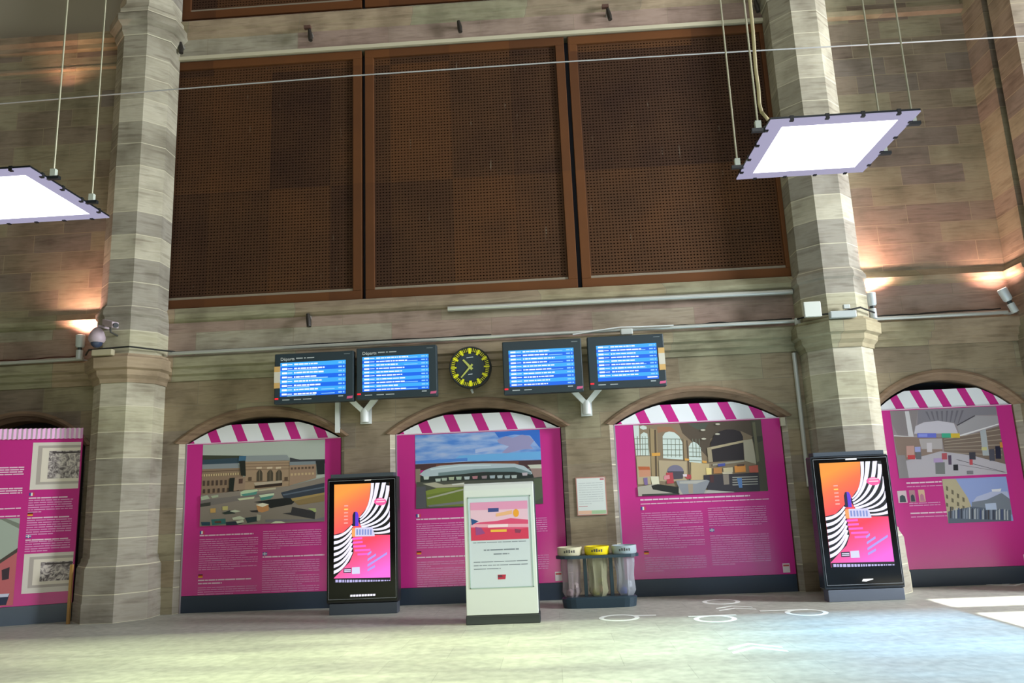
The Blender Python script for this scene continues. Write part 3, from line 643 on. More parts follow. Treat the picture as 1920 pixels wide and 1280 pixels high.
def photo_gallery(t, y, x0, x1):
    a, c = rect_of((1668, 765), (1888, 888), y)
    p = Print((a.x, y, 2.745), EX, c.x-a.x, 2.745-c.z, [(130, 125), (1150, 75), (200, 785)])
    R = p.poly
    R([(100, 60), (1300, 20), (1300, 900), (100, 900)], '#9d9298')
    R([(130, 125), (400, 110), (360, 350), (200, 370), (150, 260)], '#8f868a'); R([(400, 115), (760, 95), (1150, 75), (1150, 160), (940, 165), (770, 265), (740, 240), (590, 220), (450, 235), (390, 260)], '#87838e')
    for i in range(8): R([(470+i*50, 130-i*2), (490+i*50, 129-i*2), (520+i*38, 215+i*4), (512+i*38, 215+i*4)], '#6e6a76')
    R([(355, 350), (370, 275), (450, 238), (590, 220), (740, 245), (775, 345)], '#cdc8d6'); R([(272, 128), (312, 126), (350, 378), (300, 378)], '#d9d6dd')
    R([(765, 262), (940, 168), (1190, 170), (1190, 245), (790, 355)], '#a7a3aa'); R([(765, 262), (940, 165), (950, 172), (770, 272)], '#4a4650'); R([(160, 365), (390, 380), (390, 388), (160, 375)], '#e0dde2'); R([(780, 362), (1175, 245), (1180, 256), (790, 378)], '#e6e3e8')
    R([(160, 378), (620, 385), (620, 520), (200, 620)], '#917c72'); R([(400, 400), (620, 395), (620, 500), (420, 500)], '#b5adb0')
    R([(620, 385), (850, 370), (1190, 270), (1240, 640), (900, 570), (640, 560)], '#7d6c62')
    for i in range(6): R([(640, 400+i*26), (1185, 300+i*50), (1186, 308+i*50), (640, 406+i*26)], '#a99a8c')
    R([(985, 320), (1040, 300), (1060, 560), (1000, 560)], '#aeb4bb')
    R([(385, 345), (565, 345), (565, 388), (385, 388)], '#6a74d8'); R([(395, 352), (480, 352), (480, 380), (395, 380)], '#8d98ea'); R([(618, 345), (705, 345), (705, 388), (618, 388)], '#3fae8e'); R([(705, 345), (790, 345), (790, 388), (705, 388)], '#d8b83c')
    R([(170, 640), (600, 520), (900, 560), (1250, 640), (1260, 760), (180, 820)], '#bbb5c0'); R([(170, 560), (260, 560), (290, 780), (190, 790)], '#8f8a8e')
    for k_ in ((740, 600), (760, 650)): R([(k_[0], k_[1]), (k_[0]+20, k_[1]), (1230, 722), (1200, 722)], '#4d4852')
    for x_, y_, w_, h_, cl in ((275, 470, 75, 110, '#c89c94'), (285, 560, 70, 40, '#c8444a'), (355, 480, 55, 50, '#a4a8dc'), (365, 530, 50, 70, '#6d6a72'), (470, 440, 50, 90, '#d0c8d0'), (530, 590, 90, 40, '#b49ac8'), (545, 630, 90, 110, '#77787a'), (610, 540, 50, 60, '#b4525e'), (670, 560, 30, 90, '#5b4a62'), (715, 650, 45, 55, '#1f1c24'), (870, 530, 60, 70, '#3a3844'), (870, 600, 30, 50, '#c04a56'), (1060, 500, 50, 110, '#4d4c5a'), (1120, 470, 50, 120, '#20203a'), (1165, 430, 40, 50, '#d8923c'), (990, 480, 50, 30, '#c9c48c'), (840, 710, 60, 30, '#7d7a84')):
        R([(x_, y_), (x_+w_, y_-3), (x_+w_, y_+h_), (x_, y_+h_)], cl)
    tag(p.build('concourse_photograph', t), 'printed photograph of a modern concourse with people')
    a2, c2 = rect_of((1766, 898), (1900, 976), y)
    p = Print((a2.x, y, a2.z), EX, c2.x-a2.x, a2.z-c2.z, [(600, 800), (1250, 760), (665, 1195)])
    R = p.poly
    R([(580, 700), (1350, 700), (1350, 1250), (580, 1250)], '#93a4dc'); R([(1100, 880), (1200, 870), (1190, 900), (1110, 905)], '#dfe0ec'); R([(950, 950), (1100, 900), (1260, 895), (1290, 990), (900, 1010)], '#b6bddf')
    R([(590, 790), (740, 795), (800, 880), (860, 960), (905, 1060), (900, 1200), (640, 1200)], '#b9ad90')
    for i in range(4):
        for j in range(3): R([(640+i*55, 860+i*32+j*75), (662+i*55, 868+i*32+j*75), (664+i*55, 905+i*32+j*72), (642+i*55, 900+i*32+j*72)], '#6d6452')
    R([(900, 1000), (1050, 975), (1200, 910), (1300, 960), (1300, 1100), (900, 1120)], '#78808f')
    R([(660, 1090), (900, 1040), (1290, 1060), (1300, 1200), (640, 1210)], '#5a6478')
    for i in range(22): x_ = 680+i*27; R([(x_, 1050+random.uniform(-20, 40)), (x_+14, 1050), (x_+14, 1150), (x_, 1150)], random.choice(['#2f3548', '#8a94a8', '#3d4a74', '#b7bcc4', '#403a40']))
    R([(1030, 1010), (1140, 1000), (1150, 1060), (1040, 1065)], '#b4c2e0')
    tag(p.build('street_photograph', t), 'printed photograph of people in an old street')
    for k, (q0, q1, cl, dk) in enumerate((((1682, 920), (1702, 942), '#d9c2cc', '#3a4a52'), ((1704, 919), (1718, 941), '#b88a94', '#3c4450'), ((1721, 918), (1736, 940), '#d8b49a', '#c07a98'))):
        s0, s1 = rect_of(q0, q1, y); bb = flat()
        bb.face([(s0.x, y, s1.z), (s1.x, y, s1.z), (s1.x, y, s0.z), (s0.x, y, s0.z)], mat(cl, 0.5))
        m_ = (s0.x+s1.x)/2; w_ = (s1.x-s0.x)*0.36
        bb.face([(m_-w_, y-0.001, s1.z+0.01), (m_+w_, y-0.001, s1.z+0.01), (m_+w_*0.8, y-0.001, s1.z+0.10), (m_, y-0.001, s1.z+0.125), (m_-w_*0.8, y-0.001, s1.z+0.10)], mat(dk, 0.5))
        bb.build('small_photograph', t)
    bb = TG(t); o = (0, y, 0); xl = a.x+0.10
    text_lines(bb, o, EX, 1, xl, xl+0.55, c.z-0.07, 0.05, 0.02, TXTB, 1); text_lines(bb, o, EX, 1, xl, xl+0.72, c.z-0.13, 0.05, 0.014, TXT, 1)
    text_lines(bb, o, EX, 2, xl, xl+0.48, a2.z-0.35, 0.035, 0.014, TXT, 1)
    text_lines(bb, o, EX, 1, xl, xl+0.70, a2.z-0.50, 0.05, 0.02, TXTB, 1); text_lines(bb, o, EX, 1, xl, xl+0.72, a2.z-0.56, 0.05, 0.014, TXT, 1)
    bb.build('printed_text', t)

info_poster(1, 'magenta poster with old station front photo, behind the left advertising totem', photo_station)
info_poster(2, 'magenta poster with blue sky photo, behind the white notice stand', photo_stadium)
info_poster(3, 'magenta poster with vaulted hall photo, right of the recycling bins', photo_hall)
info_poster(4, 'magenta poster with modern concourse and street photos, at the far right', photo_gallery, zt=2.76)

# angled magenta board in the left bay
BL_ = Vector((-8.86, -0.78, 0)); BR_ = Vector((-7.66, -0.36, 0)); ub = (BR_-BL_).normalized(); nb_ = Vector((ub.y, -ub.x, 0)); LB = (BR_-BL_).length
BL_ = BL_-ub*1.2; LB += 1.2
t = thing('angled_history_board', (BL_+BR_)/2, 'magenta board with carved relief photos, angled in front of the left arch', 'display board')
def BP(u, z, off=0.0): return BL_+ub*u+nb_*off+Vector((0, 0, z))
def bslab(u0, u1, z0, z1, o0, o1, mt, name, **kw):
    bb = MB(); bb.loft([[BP(u0, z0, o0), BP(u1, z0, o0), BP(u1, z0, o1), BP(u0, z0, o1)], [BP(u0, z1, o0), BP(u1, z1, o0), BP(u1, z1, o1), BP(u0, z1, o1)]], mt)
    return bb.build(name, t)
bslab(0, LB, 0.28, 2.92, -0.05, 0, MAG, 'printed_board')
tag(bslab(0, LB, 0, 0.276, -0.05, 0.004, glossy('slate_kick_board', '#55616f', 0.4), 'kick_board'), 'slate grey kick board')
bb = flat(); nsc = 36
for i in range(nsc):
    u0_ = LB*i/nsc; u1_ = LB*(i+1)/nsc
    bb.face([BP(u0_, 2.86, 0.012), BP((u0_+u1_)/2, 2.85, 0.03), BP((u0_+u1_)/2, 3.02, 0.03), BP(u0_, 3.03, 0.012)], mat('#f2e6f4', 0.5))
    bb.face([BP((u0_+u1_)/2, 2.85, 0.03), BP(u1_, 2.86, 0.012), BP(u1_, 3.03, 0.012), BP((u0_+u1_)/2, 3.02, 0.03)], mat('#e4a8dc', 0.5))
tag(bb.build('scalloped_awning_strip', t), 'pink and white pleated strip')
def relief_mat():
    m, nt, b_, N, L = nodes('printed_relief'); tc = N('ShaderNodeTexCoord')
    nz = N('ShaderNodeTexNoise'); nz.inputs['Scale'].default_value = 9; nz.inputs['Detail'].default_value = 4; nz.inputs['Distortion'].default_value = 2.5
    rp = ramp(nt, [(0.36, '#5d5558'), (0.5, '#a79ea0'), (0.62, '#d8d0cc')]); L(tc.outputs['Object'], nz.inputs['Vector']); L(nz.outputs['Fac'], rp.inputs[0]); L(rp.outputs[0], b_.inputs['Base Color']); b_.inputs['Roughness'].default_value = 0.5
    return m
RELIEF = relief_mat()
def board_u(px, py):
    d = ray(px, py); k = (BL_-CAM).dot(nb_)/d.dot(nb_); return (CAM+d*k-BL_).dot(ub)
US = board_u(52, 960)
def relief(z0, z1, name, lab):
    bb = flat()
    def q(u0_, u1_, za_, zb_, k, mt): bb.face([BP(u0_, za_, k*0.0015), BP(u1_, za_, k*0.0015), BP(u1_, zb_, k*0.0015), BP(u0_, zb_, k*0.0015)], mt)
    q(US, LB-0.02, z0, z1, 1, mat('#e2dcd6', 0.5)); q(US+0.08, LB-0.02, z0+0.08, z1-0.05, 2, mat('#b9b0ac', 0.5)); q(US+0.14, LB-0.02, z0+0.12, z1-0.09, 3, mat('#e8e0d4', 0.5)); q(US+0.24, LB-0.02, z0+0.17, z1-0.14, 4, RELIEF); q(US+0.30, LB-0.02, z1-0.18, z1-0.155, 5, mat('#4a4246', 0.5))
    tag(bb.build(name, t), lab)
relief(2.05, 2.80, 'relief_photograph', 'printed photograph of a carved stone relief, upper')
relief(0.46, 1.06, 'relief_photograph', 'printed photograph of a carved stone relief, lower')
bb = TG(t)
text_lines(bb, BP(0, 0, 0), ub, 1, US, US+0.55, 1.93, 0.05, 0.020, TXTB, 1, off=0.003); text_lines(bb, BP(0, 0, 0), ub, 6, US, LB-0.08, 1.89, 0.036, 0.016, TXT, 0.3, off=0.003)
text_lines(bb, BP(0, 0, 0), ub, 1, US, LB-0.12, 1.62, 0.05, 0.020, TXTB, 1, off=0.003); text_lines(bb, BP(0, 0, 0), ub, 7, US, LB-0.08, 1.58, 0.036, 0.016, TXT, 0.6, off=0.003)
text_lines(bb, BP(0, 0, 0), ub, 1, US, US+0.60, 1.28, 0.05, 0.020, TXTB, 1, off=0.003); text_lines(bb, BP(0, 0, 0), ub, 5, US, LB-0.08, 1.25, 0.036, 0.016, TXT, 0.5, off=0.003)
for z_, n_ in ((2.42, 5), (2.09, 4), (1.78, 2), (1.66, 2)): text_lines(bb, BP(0, 0, 0), ub, n_, 0.3, US-0.1, z_, 0.036, 0.018, TXTB, 0.7, off=0.003)
bb.build('printed_text', t)
flag('fr', BP(US, 1.955), parent=t, ux=ub); flag('de', BP(US, 1.645), parent=t, ux=ub); flag('uk', BP(US, 1.305), parent=t, ux=ub)
p = Print(BP(0.2, 1.62, 0.001), ub, US-0.1-0.2, 1.62-0.30, [(-300, 555), (138, 555), (-300, 1070)])
p.poly([(-300, 500), (138, 500), (138, 1100), (-300, 1100)], '#a9b5ab')
p.poly([(-300, 520), (60, 560), (138, 620), (138, 590), (80, 545), (-300, 500)], '#7d857a')
p.poly([(138, 740), (40, 830), (-40, 900), (-300, 930), (-300, 1100), (138, 1100)], '#c46a70'); p.poly([(138, 735), (40, 828), (-40, 895), (-40, 915), (45, 845), (138, 760)], '#4e4642')
p.poly([(80, 860), (112, 845), (112, 915), (85, 920)], '#3d2f3c'); p.poly([(40, 900), (60, 890), (62, 1000), (40, 1000)], '#e09090')
p.poly([(-300, 1010), (40, 1000), (120, 1005), (110, 1065), (-300, 1100)], '#2d3550'); p.poly([(10, 1000), (120, 1000), (115, 1018), (20, 1020)], '#cfd4ea')
tag(p.build('arcade_photograph', t), 'printed photograph of a stone arch and red wall')
# short wooden batten between the board and the pillar
bb = MB(); bb.box((-7.53, -0.68, 0.0), (-7.49, -0.64, 0.88), mat('#a8814a', 0.7)); tag(bb.build('wooden_batten'), 'short tan wooden batten upright between left pillar and angled magenta board', 'batten')

# ------------------------------------------------------------------ advertising totems
def grad_screen():
    m, nt, b_, N, L = nodes('advert_screen'); tc = N('ShaderNodeTexCoord'); sp = N('ShaderNodeSeparateXYZ'); L(tc.outputs['Generated'], sp.inputs[0])
    a1 = N('ShaderNodeMath'); a1.operation = 'MULTIPLY_ADD'; a1.inputs[1].default_value = 0.28; L(sp.outputs['X'], a1.inputs[0])
    iv = N('ShaderNodeMath'); iv.operation = 'SUBTRACT'; iv.inputs[0].default_value = 0.86; L(sp.outputs['Z'], iv.inputs[1]); L(iv.outputs[0], a1.inputs[2])
    rp = ramp(nt, [(0.0, '#ffa64e'), (0.16, '#ff8258'), (0.38, '#ff5f64'), (0.62, '#ff5068'), (0.80, '#ff60a4'), (1.0, '#ff70e8')]); L(a1.outputs[0], rp.inputs[0])
    L(rp.outputs[0], b_.inputs['Emission Color']); b_.inputs['Emission Strength'].default_value = 1.0; b_.inputs['Base Color'].default_value = (0, 0, 0, 1); b_.inputs['Roughness'].default_value = 0.2
    return m
SCREEN = grad_screen()
BLK = glossy('gloss_black_glass', '#0b0b0d', 0.12); BLK.node_tree.nodes['Principled BSDF'].inputs['Specular IOR Level'].default_value = 0.2; GREY = mat('#4c545f', 0.45, 0.3); DGREY = mat('#2a3238', 0.5); FRM = mat('#1c1e22', 0.35)
def em(h, s=1.0): return mat(h, 0.5, 0, s)
def totem(x0, x1, yf, label, frame_mt, base_mt, extra):
    t = thing('advertising_totem', ((x0+x1)/2, yf+0.12, 0), label, 'advertising display')
    w_ = x1-x0; yb = yf+0.24
    bb = MB(); bb.box((x0+0.04, yf+0.02, 0), (x1-0.02, yb-0.02, 0.16), base_mt); tag(bb.build('plinth', t, bevel=0.006), 'grey metal plinth')
    bb = MB(); bb.box((x0, yf+0.01, 0.165), (x1, yb, 2.02), frame_mt); bb.build('housing', t, bevel=0.02)
    bb = MB(); bb.box((x0+0.05, yf+0.02, 2.02), (x1-0.05, yb-0.02, 2.08), GREY); tag(bb.build('top_cap', t, bevel=0.008), 'slate grey cap')
    bb = MB(); bb.box((x0+0.02, yf, 0.20), (x1-0.02, yf+0.012, 2.0), BLK); bb.build('glass_front', t)
    bb = MB(); gl = mat('#8f949c', 0.3)
    for (a_, c_) in (((x0+0.03, 0.225), (x1-0.03, 0.231)), ((x0+0.03, 1.975), (x1-0.03, 1.981)), ((x0+0.03, 0.231), (x0+0.035, 1.975)), ((x1-0.035, 0.231), (x1-0.03, 1.975))): bb.box((a_[0], yf-0.001, a_[1]), (c_[0], yf, c_[1]), gl)
    bb.build('glass_edge_line', t)
    sx0, sx1 = x0+0.115, x1-0.115; sz0, sz1 = 0.47, 1.925
    bb = flat(); bb.face([(sx0, yf-0.002, sz0), (sx1, yf-0.002, sz0), (sx1, yf-0.002, sz1), (sx0, yf-0.002, sz1)], SCREEN)
    scr = bb.build('screen', t)
    p = Print((sx0, yf-0.003, sz1), EX, sx1-sx0, sz1-sz0, [(25, 110), (635, 85), (35, 1185)], step=0.0002)
    R = p.poly; K = em('#0a0a12'); Wt = em('#eeeaff', 1.15)
    R([(430, 60), (660, 60), (665, 662), (470, 665), (330, 580), (285, 500), (330, 440), (385, 370), (415, 270)], K)
    def band(p0, c_, p1, w0, w1, mt):
        lo = []; hi = []
        for i in range(15):
            s_ = i/14; x = (1-s_)**2*p0[0]+2*s_*(1-s_)*c_[0]+s_*s_*p1[0]; y_ = (1-s_)**2*p0[1]+2*s_*(1-s_)*c_[1]+s_*s_*p1[1]
            dx = 2*(1-s_)*(c_[0]-p0[0])+2*s_*(p1[0]-c_[0]); dy = 2*(1-s_)*(c_[1]-p0[1])+2*s_*(p1[1]-c_[1]); l_ = math.hypot(dx, dy) or 1
            ww = w0+(w1-w0)*s_; lo.append((x-dy/l_*ww/2, y_+dx/l_*ww/2)); hi.append((x+dy/l_*ww/2, y_-dx/l_*ww/2))
        for i in range(14): p.poly([lo[i], lo[i+1], hi[i+1], hi[i]], mt, layer=p.k)
        p.k += 1
    band((310, 478), (445, 380), (448, 80), 14, 34, Wt); band((312, 505), (470, 400), (505, 70), 16, 46, Wt); band((315, 532), (530, 440), (575, 70), 18, 44, Wt)
    band((320, 558), (590, 480), (620, 120), 20, 40, Wt); band((330, 580), (640, 520), (648, 250), 22, 34, Wt); band((400, 592), (620, 560), (650, 400), 18, 28, Wt); band((450, 608), (600, 610), (655, 535), 16, 40, Wt); band((450, 645), (570, 650), (655, 615), 14, 32, Wt)
    R([(25, 665), (130, 640), (235, 540), (245, 860), (205, 960), (25, 1135)], K)
    for i in range(7): band((25, 690+i*64), (150, 680+i*60), (228, 565+i*48), 34, 22, Wt)
    R([(232, 570), (232, 450), (245, 415), (262, 410), (262, 570)], em('#161440')); R([(262, 570), (262, 408), (285, 415), (298, 450), (298, 570)], em('#6a3ae0'))
    p.ell(535, 300, 68, 42, em('#ff5fa8')); R([(500, 270), (580, 266), (580, 278), (500, 282)], em('#ffc8e0')); R([(490, 296), (585, 292), (585, 304), (490, 308)], em('#ffd8e8'))
    R([(225, 592), (262, 590), (262, 684), (225, 686)], em('#ffab66')); R([(262, 588), (450, 580), (475, 665), (475, 678), (262, 684)], em('#dcd8f8'))
    for i in range(6): R([(275+i*30, 605), (293+i*30, 604), (293+i*30, 664), (275+i*30, 665)], em('#8a9ad8'))
    for i, (xa, xb) in enumerate(((230, 340), (235, 345), (240, 380), (260, 430), (290, 430))): R([(xa, 698+i*42), (xb, 690+i*42), (xb, 712+i*42), (xa, 720+i*42)], em('#ff66d8'))
    for (xa, ya, xb, yb_) in ((400, 880, 440, 850), (400, 940, 490, 880), (400, 1000, 610, 865), (400, 1050, 480, 1005)): R([(xa, ya-14), (xb, yb_-14), (xb, yb_+10), (xa, ya+10)], em('#b8a4ff'))
    R([(140, 1030), (225, 1024), (225, 1074), (140, 1078)], em('#20203a')); R([(148, 1040), (220, 1036), (220, 1048), (148, 1052)], em('#e8e4ff')); R([(148, 1058), (220, 1054), (220, 1064), (148, 1068)], em('#e8e4ff')); R([(232, 1018), (315, 1012), (318, 1084), (232, 1088)], em('#e0e2ff'))
    for i in range(6): R([(140, 340+i*38), (182, 338+i*38), (182, 352+i*38), (140, 354+i*38)], em('#ffb0a8' if i != 1 else '#ffdf70'))
    R([(25, 1138), (665, 1122), (665, 1200), (25, 1210)], K)
    x = 55
    while x < 640: wd = random.uniform(10, 34); R([(x, 1150), (x+wd, 1149), (x+wd, 1178), (x, 1179)], em('#c4c0f4')); x += wd+8
    art = p.b.build('advert_artwork', scr)
    for ex_ in extra:
        bb = flat(); ex_(bb, (x0+x1)/2+0.02, yf-0.002); bb.build('sign_light', t)
    return t
def ex_left(bb, cx, y):
    for i in range(9): bb.face([(cx-0.20+i*0.043, y, 0.262), (cx-0.165+i*0.043, y, 0.262), (cx-0.163+i*0.043, y, 0.29), (cx-0.198+i*0.043, y, 0.29)], em('#f2f0ff', 1.2))
def ex_left2(bb, cx, y):
    bb.face([(cx+0.02, y, 1.965), (cx+0.12, y, 1.965), (cx+0.13, y, 1.98), (cx+0.03, y, 1.98)], em('#e8e0d0', 1.0))
def ex_right(bb, cx, y):
    bb.face([(cx-0.08, y, 1.955), (cx+0.08, y, 1.955), (cx+0.08, y, 1.975), (cx-0.08, y, 1.975)], em('#ffffff', 1.3))
def ex_right2(bb, cx, y):
    bb.face([(cx-0.06, y, 0.27), (cx+0.0, y, 0.265), (cx+0.10, y, 0.29), (cx+0.10, y, 0.30), (cx-0.04, y, 0.30)], em('#ffffff', 1.2))
totem(-3.48, -2.39, -0.76, 'black advertising totem with glowing orange and pink screen, left of the white stand', FRM, GREY, (ex_left, ex_left2))
totem(3.75, 4.86, -1.18, 'grey-framed advertising totem with glowing screen, in front of the right stone pillar', mat('#3c434d', 0.25, 0.3), mat('#6b7484', 0.5, 0.2), (ex_right, ex_right2))

# ------------------------------------------------------------------ white notice stand
t = thing('notice_stand', (-0.75, -1.93, 0), 'freestanding white notice stand on a dark base in front of middle poster', 'notice stand')
x0, x1, yf, yb = -1.22, -0.27, -2.08, -1.80
WG = glossy('white_stand_shell', '#dfe6e2', 0.3)
bb = MB(); bb.box((x0-0.01, yf-0.005, 0), (x1+0.02, yb+0.02, 0.115), mat('#23292e', 0.5)); tag(bb.build('stand_base', t, bevel=0.01), 'near-black base')
bb = MB(); pr = [(yf, 0.12), (yf, 1.66), (yf+0.01, 1.74), (yf+0.05, 1.80), (yf+0.10, 1.83), (yb-0.05, 1.83), (yb-0.05, 0.12)]
bb.prof(pr, x0, x1, WG); bb.build('stand_shell', t, bevel=0.008)
bb = MB(); bb.box((x0+0.01, yb-0.05, 0.12), (x1+0.015, yb, 1.80), mat('#3a424a', 0.5)); tag(bb.build('stand_back', t), 'dark grey back half')
bb = MB(); gx0, gx1, gz0, gz1 = x0+0.055, x1-0.045, 0.455, 1.645
for (a, c) in (((gx0, gz0), (gx1, gz0+0.012)), ((gx0, gz1-0.012), (gx1, gz1)), ((gx0, gz0), (gx0+0.012, gz1)), ((gx1-0.012, gz0), (gx1, gz1))): bb.box((a[0], yf-0.006, a[1]), (c[0], yf, c[1]), mat('#a5bcb8', 0.4))
bb.build('display_frame', t)
PPR = glossy('paper_notice', '#d3dde8', 0.25)
bb = flat(); bb.face([(gx0+0.012, yf-0.001, gz0+0.012), (gx1-0.012, yf-0.001, gz0+0.012), (gx1-0.012, yf-0.001, gz1-0.012), (gx0+0.012, yf-0.001, gz1-0.012)], PPR); pap = bb.build('notice_paper', t)
p = Print((gx0+0.035, yf-0.002, 1.575), EX, gx1-gx0-0.075, 0.50, [(1215, 260), (1645, 235), (1225, 505)], step=0.0002)
R = p.poly
R([(1200, 200), (1700, 200), (1700, 560), (1200, 560)], '#ecc4da'); R([(1200, 250), (1700, 225), (1700, 285), (1200, 310)], '#e79cc4')
R([(1200, 400), (1290, 385), (1420, 372), (1520, 352), (1660, 358), (1660, 420), (1200, 440)], '#e0507c'); R([(1200, 425), (1400, 420), (1550, 425), (1660, 410), (1660, 520), (1200, 520)], '#d83a5e'); R([(1200, 400), (1660, 385), (1660, 405), (1200, 420)], '#efa8c0')
R([(1222, 362), (1280, 378), (1228, 405)], '#24508c'); R([(1350, 292), (1430, 288), (1430, 312), (1350, 317)], '#3d4a8c'); R([(1410, 325), (1530, 300), (1530, 325), (1410, 345)], '#f0b98a'); p.ell(1560, 318, 22, 26, '#f2a634', n=14)
R([(1350, 400), (1500, 390), (1500, 408), (1350, 418)], '#fbe0ea'); R([(1370, 430), (1490, 424), (1490, 440), (1370, 445)], '#f5c04a'); R([(1255, 415), (1300, 420), (1330, 455), (1260, 470)], '#9a4a8c'); R([(1550, 420), (1600, 425), (1590, 445), (1555, 445)], '#8c3a5c')
tag(p.build('pink_header_picture', pap), 'pink and red printed header picture')
bb = TG(pap); GT = mat('#7d8796', 0.5); o = (0, yf-0.0005, 0)
text_lines(bb, o, EX, 1, gx0+0.06, gx1-0.06, 1.05, 0.05, 0.009, GT, 1); text_lines(bb, o, EX, 1, gx0+0.2, gx1-0.18, 0.955, 0.05, 0.016, GT, 1, off=0.002); text_lines(bb, o, EX, 1, gx0+0.33, gx1-0.31, 0.90, 0.05, 0.016, GT, 1)
text_lines(bb, o, EX, 3, gx0+0.06, gx1-0.07, 0.80, 0.045, 0.010, GT, 0.5)
bb.build('printed_text', pap)
bb = flat(); lx = (gx0+gx1)/2; bb.face([(lx-0.05, yf-0.002, 0.565), (lx+0.05, yf-0.002, 0.565), (lx+0.06, yf-0.002, 0.625), (lx-0.05, yf-0.002, 0.625)], mat('#c02a48', 0.5)); bb.face([(lx-0.05, yf-0.003, 0.59), (lx+0.02, yf-0.003, 0.595), (lx+0.0, yf-0.003, 0.62), (lx-0.05, yf-0.003, 0.615)], mat('#6a3048', 0.5))
tag(bb.build('red_logo', pap), 'small red logo')

# ------------------------------------------------------------------ recycling bins
t = thing('recycling_station', (0.6, -0.75, 0), 'triple recycling station with beige, yellow and grey rings between two posters', 'recycling bin')
CM = mat('#2e4250', 0.45, 0.2)
def stadium(z, x0, x1, y0, y1, n=8):
    r = (y1-y0)/2; cy = (y0+y1)/2; out = []
    for i in range(n+1): a = -math.pi/2+math.pi*i/n; out.append((x1-r+r*math.cos(a), cy+r*math.sin(a), z))
    for i in range(n+1): a = math.pi/2+math.pi*i/n; out.append((x0+r+r*math.cos(a), cy+r*math.sin(a), z))
    return out
bb = MB(); bb.loft([stadium(0, 0.07, 1.14, -0.94, -0.56), stadium(0.13, 0.05, 1.16, -0.95, -0.55), stadium(0.15, 0.08, 1.13, -0.93, -0.57)], CM); bb.build('weighted_base', t)
bb = MB(); bb.loft([stadium(0.70, -0.01, 1.22, -0.96, -0.54), stadium(0.74, -0.01, 1.22, -0.96, -0.54)], CM); bb.build('bag_holder_plate', t)
for xx in (0.415, 0.80):
    bb = MB(); bb.box((xx-0.025, -0.80, 0.15), (xx+0.025, -0.70, 0.70), CM); bb.build('upright', t)
def ringo(cx, col, lab, nm):
    bb = MB(); n = 28; r0_, r1_ = 0.185, 0.165
    def c(r, z): return [(cx+r*math.cos(2*math.pi*i/n), -0.75+r*math.sin(2*math.pi*i/n), z) for i in range(n)]
    bb.loft([c(r0_-0.01, 0.742), c(r0_, 0.76), c(r0_, 0.855), c(r0_-0.008, 0.862), c(r1_, 0.858), c(r1_, 0.745)], mat(col, 0.4), cap=False)
    ob = tag(bb.build('opening_ring', t, smooth=True), lab)
    bb = MB(); bb.solid = False     # small dark lettering marks round the front of the ring
    for k in range(5):
        a0 = math.radians(-118+k*11); a1 = a0+math.radians(7); h0 = 0.785+0.004*(k % 2); h1 = h0+0.03+0.008*(k % 3)
        rr = r0_+0.0015
        bb.face([(cx+rr*math.cos(a0), -0.75+rr*math.sin(a0), h0), (cx+rr*math.cos(a1), -0.75+rr*math.sin(a1), h0), (cx+rr*math.cos(a1), -0.75+rr*math.sin(a1), h1), (cx+rr*math.cos(a0), -0.75+rr*math.sin(a0), h1)], mat('#4d4a48', 0.5))
    bb.build('lettering', ob)
ringo(0.20, '#cfc9ae', 'beige ring', 'a'); ringo(0.605, '#f0d818', 'yellow ring', 'b'); ringo(1.01, '#a9b9c4', 'pale blue-grey ring', 'c')
def film(name, h, alpha):
    m, nt, b_, N, L = nodes(name); b_.inputs['Base Color'].default_value = lin(h)+(1,); b_.inputs['Roughness'].default_value = 0.25; b_.inputs['Alpha'].default_value = alpha
    return m
def bag(cx, col, lab, alpha, rub):
    n = 30; bb = MB(); rings = []
    rnd = random.Random(cx)
    ph = [rnd.uniform(0, 6.28) for _ in range(5)]
    for j in range(9):
        z = 0.70-0.55*j/8; r = 0.145+0.012*math.sin(j*0.9+cx)-(0.05 if j == 8 else 0)
        rings.append([(cx+(r+0.012*math.sin(7*a+ph[0])+0.007*math.sin(13*a+ph[1]+j*0.3))*math.cos(a)*0.9, -0.75+(r+0.012*math.sin(7*a+ph[0])+0.007*math.sin(13*a+ph[1]+j*0.3))*math.sin(a)*0.9, z) for a in [2*math.pi*i/n for i in range(n)]])
    bb.loft(rings, film('bag_film_'+col[1:], col, alpha), cap=False)
    t_ = thing('bin_bag', (cx, -0.75, 0.15), lab, 'bin bag')
    bb.build('plastic_film', t_, smooth=True)
    bb = MB()
    for k, cl in enumerate(rub):
        a = rnd.uniform(0, 6.28); rr = 0.05; x = cx+rr*math.cos(a); y = -0.75+rr*math.sin(a); z = 0.17+0.045*k
        bb.tube([(x, y, z), (x, y, z+0.01), (x+0.01, y-0.01, z+0.07), (x+0.01, y-0.01, z+0.09)], 0.05, mat(cl, 0.5), n=7, radii=[0.03, 0.055, 0.05, 0.02])
    tag(bb.build('rubbish', t_), 'crumpled rubbish', kind='stuff')
bag(0.20, '#a89ca0', 'clear bin bag with a little rubbish hanging under the beige ring', 0.45, ['#8f7680', '#4b4448', '#a89a98'])
bag(0.605, '#b2b394', 'pale yellowish clear bin bag hanging under the yellow ring', 0.5, ['#b5ac50', '#8f6a58', '#4f4a30', '#a8a46a'])
bag(1.01, '#b4bac6', 'bluish clear bin bag hanging under the pale grey ring', 0.5, ['#5a6ab8', '#a8a8c8', '#c8d0e0'])

